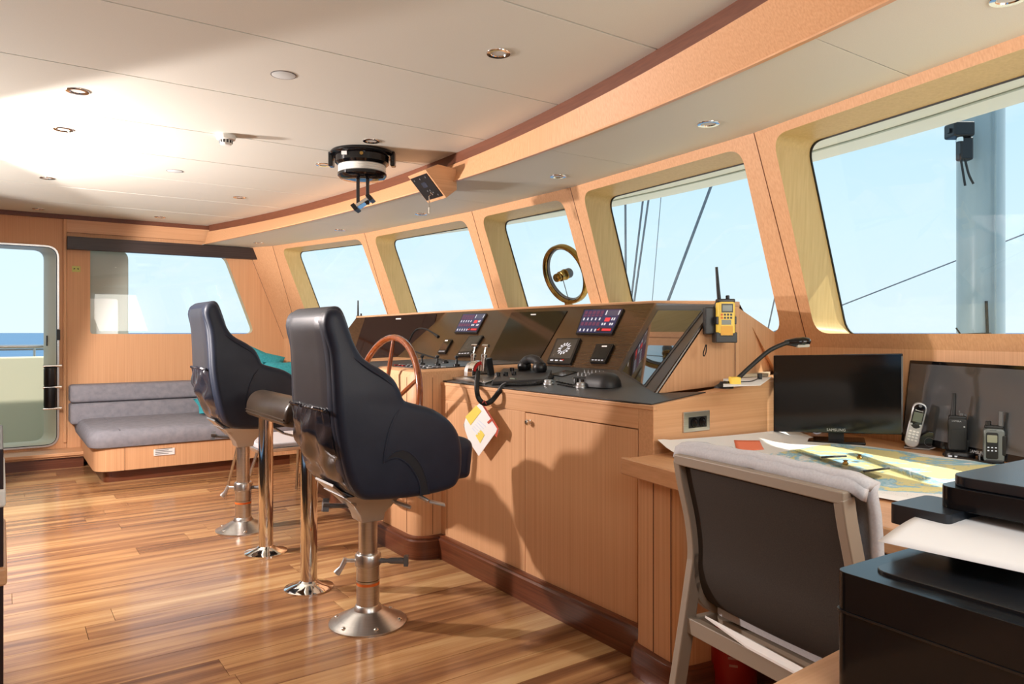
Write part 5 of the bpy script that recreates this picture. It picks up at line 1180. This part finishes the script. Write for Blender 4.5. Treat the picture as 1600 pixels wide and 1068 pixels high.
# draped seat cover over the front of the back
mb = MB(); rows = []
for i in range(13):
    t = i/12; row = []
    for k in range(25):
        a = (k/12-1)*(hw+.028); edge = min(1, (1-abs(k/12-1))/.12)
        prof_ = [(.004, .918), (.012, .945), (.035, .955), (.065, .95), (.085, .93), (.098, .88), (.105, .82), (.11, .74), (.112, .68), (.112, .62), (.115, .56), (.13, .52), (.16, .49)][i]
        z = prof_[1]-.012*(1-edge)-.006*abs(k/12-1); row.append(CP(a, prof_[0]-(.03*(1-edge) if i > 3 else 0)-.010*(1-(k/12-1)**2)*(1 if i < 5 else .4), z+.002*math.sin(k*1.7+i)))
    rows.append(row)
rows = [[p-cf*.0 for p in rows[0]]]+rows
mb.layers(rows, cap=False, close=False); o = mb.build('back_cushion', CLOTHG, chx, smooth=True)
md = o.modifiers.new('thick', 'SOLIDIFY'); md.thickness = .022; md.offset = -1
sp_ = rrect(cw-.03, .44, .05, 5)
MB().layers([[CP(a, b+.32, z) for a, b in inset2(sp_, d)] for d, z in ((.02, .455), (0, .465), (0, .49), (.02, .505))]).build('seat_cushion', CLOTHG, chx, smooth=True)
MB().layers([[CP(a, b+.32, z) for a, b in sp_] for z in (.43, .455)]).build('seat_frame', TAUPE, chx)
for s in (-1, 1):
    a = s*(hw-.012)
    ribbon([CP(a, .055, .64), CP(a, .02, .45), CP(a, -.03, .2), CP(a, -.07, 0)], .013, .021, cax).build('rear_leg', TAUPE, chx, bevel=.004)
    ribbon([CP(a, .50, .455), CP(a, .52, .2), CP(a, .54, 0)], .013, .02, cax).build('front_leg', TAUPE, chx, bevel=.004)
    ribbon([CP(a, .03, .44), CP(a, .52, .44)], .013, .018, cax).build('side_rail', TAUPE, chx, bevel=.004)
ribbon([CP(-hw+.01, .022, .445), CP(hw-.01, .022, .445)], .022, .012, Z_).build('cross_rail', TAUPE, chx, bevel=.003)
lb = MB().prism([CP(-hw+.10, .006, .492), CP(-.02, .004, .470), CP(hw-.06, .006, .464), CP(hw-.06, .02, .474), CP(-.02, .02, .482)], (0, 0, .006)).build('white_label', PAPER, chx)
# red fire extinguisher under the table
fx_ = pz(1146, 1072, .02); fe_ = empty('fire_extinguisher', (fx_.x, fx_.y, 0), 'dark red fire extinguisher standing in the shadow under the chart table', 'fire extinguisher')
MB().lathe([(0, 0), (.07, 0), (.078, .01), (.078, .33), (.06, .38), (.025, .41), (.025, .43), (0, .43)], (fx_.x, fx_.y, .0), n=32).build('cylinder', RED, fe_, smooth=True)
MB().lathe([(.02, 0), (.022, .03), (.012, .05), (0, .05)], (fx_.x, fx_.y, .425), n=14).obox((fx_.x-.03, fx_.y, .47), (1, 0, .2), (0, 1, 0), (-.2, 0, 1), .06, .01, .006).build('valve', BLACK, fe_, smooth=True)
td = (C_-V((fx_.x, fx_.y, H))).normalized(); tr_ = V((-td.y, td.x, 0)); tr_ = tr_ if tr_.dot(R_) > 0 else -tr_
for k in range(6): MB().obox(V((fx_.x, fx_.y, .25-k*.025))+td*.0778+tr_*.0, tr_, Z_, td, .022-.004*(k % 3), .004, .0006).build('label_line', mat('faded_print', S(170, 120, 110), .6), fe_)
# ================================================================ PRINTER ON ITS CABINET
cz = .75
cb = empty('low_cabinet', pz(1450, 1060, cz)*1-Z_*cz, 'light wooden cabinet top under the printer in the bottom right corner', 'cabinet')
c0, c1 = pz(1205, 1068, cz), pz(1302, 1018, cz); cd = (c1-c0).normalized(); cn = V((cd.y, -cd.x, 0)); cn = cn if cn.dot(R_) > 0 else -cn
e0 = c0-cd*.5
MB().prism([e0, e0+cd*1.3, e0+cd*1.3+cn*.6, e0+cn*.6], (0, 0, -.03)).build('cabinet_top', WX, cb, bevel=.003)
MB().prism([e0+cn*.02-Z_*.03, e0+cd*1.28+cn*.02-Z_*.03, e0+cd*1.28+cn*.58-Z_*.03, e0+cn*.58-Z_*.03], (0, 0, -.70)).build('cabinet_body', WZ, cb)
pzt = .925
a0 = pz(1303, 889, pzt); a1 = pz(1600, 979, pzt); a2 = pz(1392, 856, pzt)
fdir = (a1-a0).normalized(); ldir = (a2-a0); ldir = (ldir-fdir*ldir.dot(fdir)).normalized()
pr_ = empty('printer', V((a0.x, a0.y, cz))+fdir*.24+ldir*.16, 'black multifunction printer with glossy edges on the low cabinet', 'printer')
def PR(f, l, z): return V((a0.x, a0.y, 0))+fdir*f+ldir*l+Z_*z
def pbox(name, f0, f1, l0, l1, z0, z1, m, par=pr_, rad=.012, bevel=.006):
    pts = round_poly([PR(f0, l0, z0), PR(f1, l0, z0), PR(f1, l1, z0), PR(f0, l1, z0)], rad, 5); return MB().prism(pts, (0, 0, z1-z0)).build(name, m, par, bevel=bevel)
PB = mat('printer_black_gloss', (.005, .006, .008), .18, spec=.3)
pbox('body', 0, .50, 0, .30, cz+.004, pzt, PB, rad=.02, bevel=.010)
pbox('body_seam', -.002, .502, -.002, .302, pzt-.055, pzt-.052, BLACK, rad=.02, bevel=0)
pbox('top_tray', .03, .50, .035, .24, pzt-.001, pzt+.004, mat('tray_black', (.012, .014, .017), .22), rad=.03, bevel=.002)
pbox('side_grip', -.035, .0, .06, .14, pzt-.13, pzt-.085, BLACK, rad=.006, bevel=.004)
pbox('foot', .03, .06, .02, .05, cz, cz+.006, RUB, bevel=0)
# upper unit on arms
u0 = pz(1424, 775, 1.0); 
uf0 = (V((u0.x, u0.y, 0))-V((a0.x, a0.y, 0))).dot(fdir); ul0 = (V((u0.x, u0.y, 0))-V((a0.x, a0.y, 0))).dot(ldir)
pbox('scanner_unit', uf0+.02, uf0+.50, ul0+.03, ul0+.33, .985, 1.018, PB, rad=.03, bevel=.012)
pbox('scanner_lid', uf0+.03, uf0+.49, ul0+.04, ul0+.32, 1.018, 1.034, mat('lid_black', (.012, .016, .022), .25), rad=.04, bevel=.007)
pbox('rear_block', uf0+.0, uf0+.46, ul0+.10, ul0+.30, cz+.01, .985, BLACK, rad=.01, bevel=.006)
pbox('hinge_arm', uf0-.03, uf0+.06, ul0-.01, ul0+.10, .955, .985, mat('arm_black', (.016, .02, .026), .3), rad=.012, bevel=.006)
# sheet of paper curling over the tray
pq = [(1371, 845), (1640, 903), (1640, 800), (1487, 794)]
zz_ = .955
P00, P10, P11, P01 = pz(*pq[0], zz_), pz(*pq[1], zz_-.0), pz(*pq[2], zz_+.015), pz(*pq[3], zz_+.012)
rows = []
for j in range(13):
    t = j/12; row = []
    for i in range(13):
        s = i/12; p = (P00.lerp(P10, s)).lerp(P01.lerp(P11, s), t); row.append(p+Z_*(.012*math.sin(math.pi*t)*(1-.3*s)))
    rows.append(row)
o = MB().layers(rows, cap=False, close=False).build('paper_sheet', PAPER, smooth=True); md = o.modifiers.new('thick', 'SOLIDIFY'); md.thickness = .0004
tag(o, 'white sheet of paper lying curved on top of the black printer', 'paper')
# dark cabinet edge at the left border of the view
lc_ = empty('side_cabinet', (-.05, 2.2, 0), 'dark cabinet edge with a wooden lip at the far left of the view', 'cabinet')
MB().box((-.112, 2.06, 0), (.006, 2.6, .98)).build('body', mat('dark_cabinet', S(40, 22, 18), .4), lc_, bevel=.003)
zl = py(3, 900, 2.06).z; MB().box((-.112, 2.05, zl-.022), (.013, 2.6, zl+.022)).build('lip_moulding', WX, lc_, bevel=.008)
zl = py(3, 778, 2.06).z; MB().box((-.112, 2.055, zl-.022), (.0105, 2.6, zl+.022)).build('white_armrest_end', WHITE, lc_, bevel=.008)  # white bar standing in for the end of a chair armrest
# ================================================================ CEILING FITTINGS
def downlight(p, label, group=None, r=.050):
    t = empty('recessed_downlight', p, label, 'ceiling light', group)
    MB().lathe([(r*.62, -.0), (r*.66, -.004), (r*.95, -.005), (r, -.002), (r, .0)], p, n=28, cap=False).build('chrome_ring', CHROME, t, smooth=True)
    MB().lathe([(r*.66, -.003), (r*.60, .004), (r*.60, .012)], p, n=24, cap=False).build('inner_ring', GASK, t, smooth=True)
    MB().lathe([(0, -.001), (r*.55, -.001), (r*.58, .003)], p, n=20).build('frosted_lens', mat('lens_white', S(205, 205, 200), .35), t, smooth=True)
DLS = [((779, 83), 'chrome recessed downlight nearest the camera on the main ceiling'), ((121, 142), 'large left downlight above the sunlit floor, just inside the ceiling shadow edge'), ((99, 202), 'left-hand downlight, second from the front of its row'), ((74, 278), 'left-hand downlight in the bright glare patch'), ((580, 220), 'downlight directly above the black ceiling compass drum'), ((505, 257), 'downlight just left of the black ceiling compass drum'), ((374, 308), 'downlight near the forward beam, between the round vent and the far wall'), ((60, 326), 'far left downlight in shadow close to the door wall'), ((250, 339), 'small downlight close to the wall above the dark blind box')]
for q, l in DLS: downlight(pz(*q, ZC), l, 'downlights in the main ceiling')
SLS = [((1577, -3), 'downlight in the soffit at the very top right corner'), ((1107, 193), 'downlight in the soffit above the second window from the right'), ((872, 275), 'downlight in the soffit above the narrow middle window'), ((658, 334), 'downlight in the soffit below the key-switch box'), ((531, 359), 'downlight in the soffit above the farthest front window'), ((404, 379), 'downlight in the soffit at the right end of the dark blind box')]
for q, l in SLS: downlight(pz(*q, ZS), l, 'downlights in the forward soffit')
for q, l in (((443, 117), 'round flat white ceiling vent nearer the camera'), ((273, 267), 'round flat white ceiling vent farther away in the glare')):
    p = pz(*q, ZC); t = empty('ceiling_vent', p, l, 'vent', 'round ceiling vents'); MB().lathe([(0, -.003), (.046, -.003), (.05, -.002), (.05, 0)], p, n=32).build('disc', mat('pale_blue_white', S(214, 222, 222), .4), t, smooth=True); MB().lathe([(.05, -.002), (.054, -.002), (.054, 0)], p, n=32, cap=False).build('rim', GREY, t)
p = pz(353, 211, ZC); sdx = empty('smoke_detector', p, 'white domed smoke detector on the ceiling', 'smoke detector')
MB().lathe([(.052, 0), (.054, -.012), (.05, -.026), (.036, -.03)], p, n=32).build('base', WHITE, sdx, smooth=True)
MB().lathe([(.036, -.028), (.034, -.048), (.026, -.058), (0, -.06)], p, n=32).build('sensor_cap', WHITE, sdx, smooth=True)
for k in range(12):
    a = 2*math.pi*k/12; d = V((math.cos(a), math.sin(a), 0)); MB().obox(p+d*.035-Z_*.039, d, d.cross(Z_), Z_, .0015, .005, .008).build('slot', GASK, sdx)
# ceiling compass drum with its viewing mirror
p = pz(566, 238, ZC); D0 = (p-C_).dot(D_); kx = D0/1138
cm = empty('ceiling_compass', p, 'black ceiling compass drum with white band and hanging mirror', 'compass')
MB().lathe([(0, 0), (.19, 0), (.198, -.01), (.198, -.018), (.18, -.03)], p, n=40).build('ceiling_flange', BLACKG, cm, smooth=True)
MB().lathe([(.168, -.02), (.166, -.07), (.15, -.085)], p, n=40).build('upper_drum', BLACKG, cm, smooth=True)
MB().lathe([(.142, -.07), (.142, -.085), (.146, -.088), (.146, -.096), (.142, -.099), (.146, -.103), (.146, -.111), (.142, -.114), (.146, -.118), (.146, -.126), (.142, -.129)], p, n=40, cap=False).build('white_band', WHITE, cm, smooth=True)
MB().lathe([(.142, -.128), (.150, -.134), (.150, -.150), (.135, -.165), (.06, -.172), (0, -.172)], p, n=40).build('lower_drum', BLACKG, cm, smooth=True)
for s in (-1, 1): MB().obox(p+R_*s*.192-Z_*.045, R_, D_, Z_, .014, .03, .045).build('side_bracket', BLACKG, cm, bevel=.006)
MB().lathe([(.011, 0), (.011, .006), (0, .007)], p-D_*.166+R_*.03-Z_*.045, -D_, 12).build('brass_screw', BRASS, cm, smooth=True); MB().obox(p-D_*.162-R_*.075-Z_*.042, R_, D_, Z_, .016, .006, .010).build('white_plate', PAPER, cm)
for u in (559.5, 574.5): MB().obox(pd(u, 298, D0-.02), R_, D_, Z_, .010, .008, .085).build('mirror_rod', BLACK, cm, bevel=.002)
ml0, ml1 = pd(556, 325, D0-.04), pd(579, 310, D0+.0); md_ = (ml1-ml0).normalized(); up_ = md_.cross(D_).normalized()
MB().obox((ml0+ml1)/2, md_, D_, up_, .05, .05, .010).build('mirror', CHROME, cm, bevel=.003)
for q in (ml0, ml1): MB().obox(q, md_, D_, up_, .014, .055, .022).build('mirror_clip', BLACK, cm, bevel=.004)
# key switch box on the beam
by_ = 3.83
kb = empty('key_switch_box', (bt(by_), by_+.12, 2.25), 'wooden wedge box with a black key-switch panel on the ceiling beam', 'switch box')
pf = [py(664.7, 265, by_), py(697.5, 308.8, by_), py(714, 296, by_), py(713, 264, by_), py(684, 256.5, by_)]
bw = .0
x0 = pf[0].x; k2 = px(637, 278, x0); Lb = k2.y-by_
kbx = MB().prism(pf, (0, Lb, 0)).build('wooden_box', WX, kb, bevel=.002)
nfb = (pf[1]-pf[0]).cross(V((0, 1, 0))).normalized(); nfb = nfb if nfb.x < 0 else -nfb
def kp_(s0, s1, t0, t1, h): 
    f = lambda s, t: pf[0].lerp(pf[1], t)+V((0, Lb*s, 0))+nfb*h
    return [f(s0, t0), f(s1, t0), f(s1, t1), f(s0, t1)]
bp_ = MB().prism(kp_(.06, .95, .10, .90, .004), -nfb*.004).build('black_panel', BLACK, kb)
MB().prism(kp_(.38, .62, .33, .5, .005), -nfb*.001).build('display', mat('dim_display', S(50, 54, 66), .2), bp_)
for s, t in ((.2, .2), (.5, .2), (.8, .2), (.2, .82), (.42, .62), (.55, .62), (.35, .72)): MB().lathe([(.006, 0), (.006, .003), (0, .004)], kp_(s, s, t, t, .004)[0], nfb, 10).build('indicator', GREY, bp_)
kq = kp_(.42, .42, .72, .72, .005)[0]; MB().lathe([(.011, 0), (.011, .006), (.005, .008), (0, .008)], kq, nfb, 14).build('key_switch', CHROME, kb, smooth=True)
MB().tube([kq+nfb*.008, kq+nfb*.03, kq+nfb*.03-Z_*.07], .0035, 6).obox(kq+nfb*.03-Z_*.085, nfb, (0, 1, 0), Z_, .004, .008, .02).build('hanging_key', CHROME, kb)
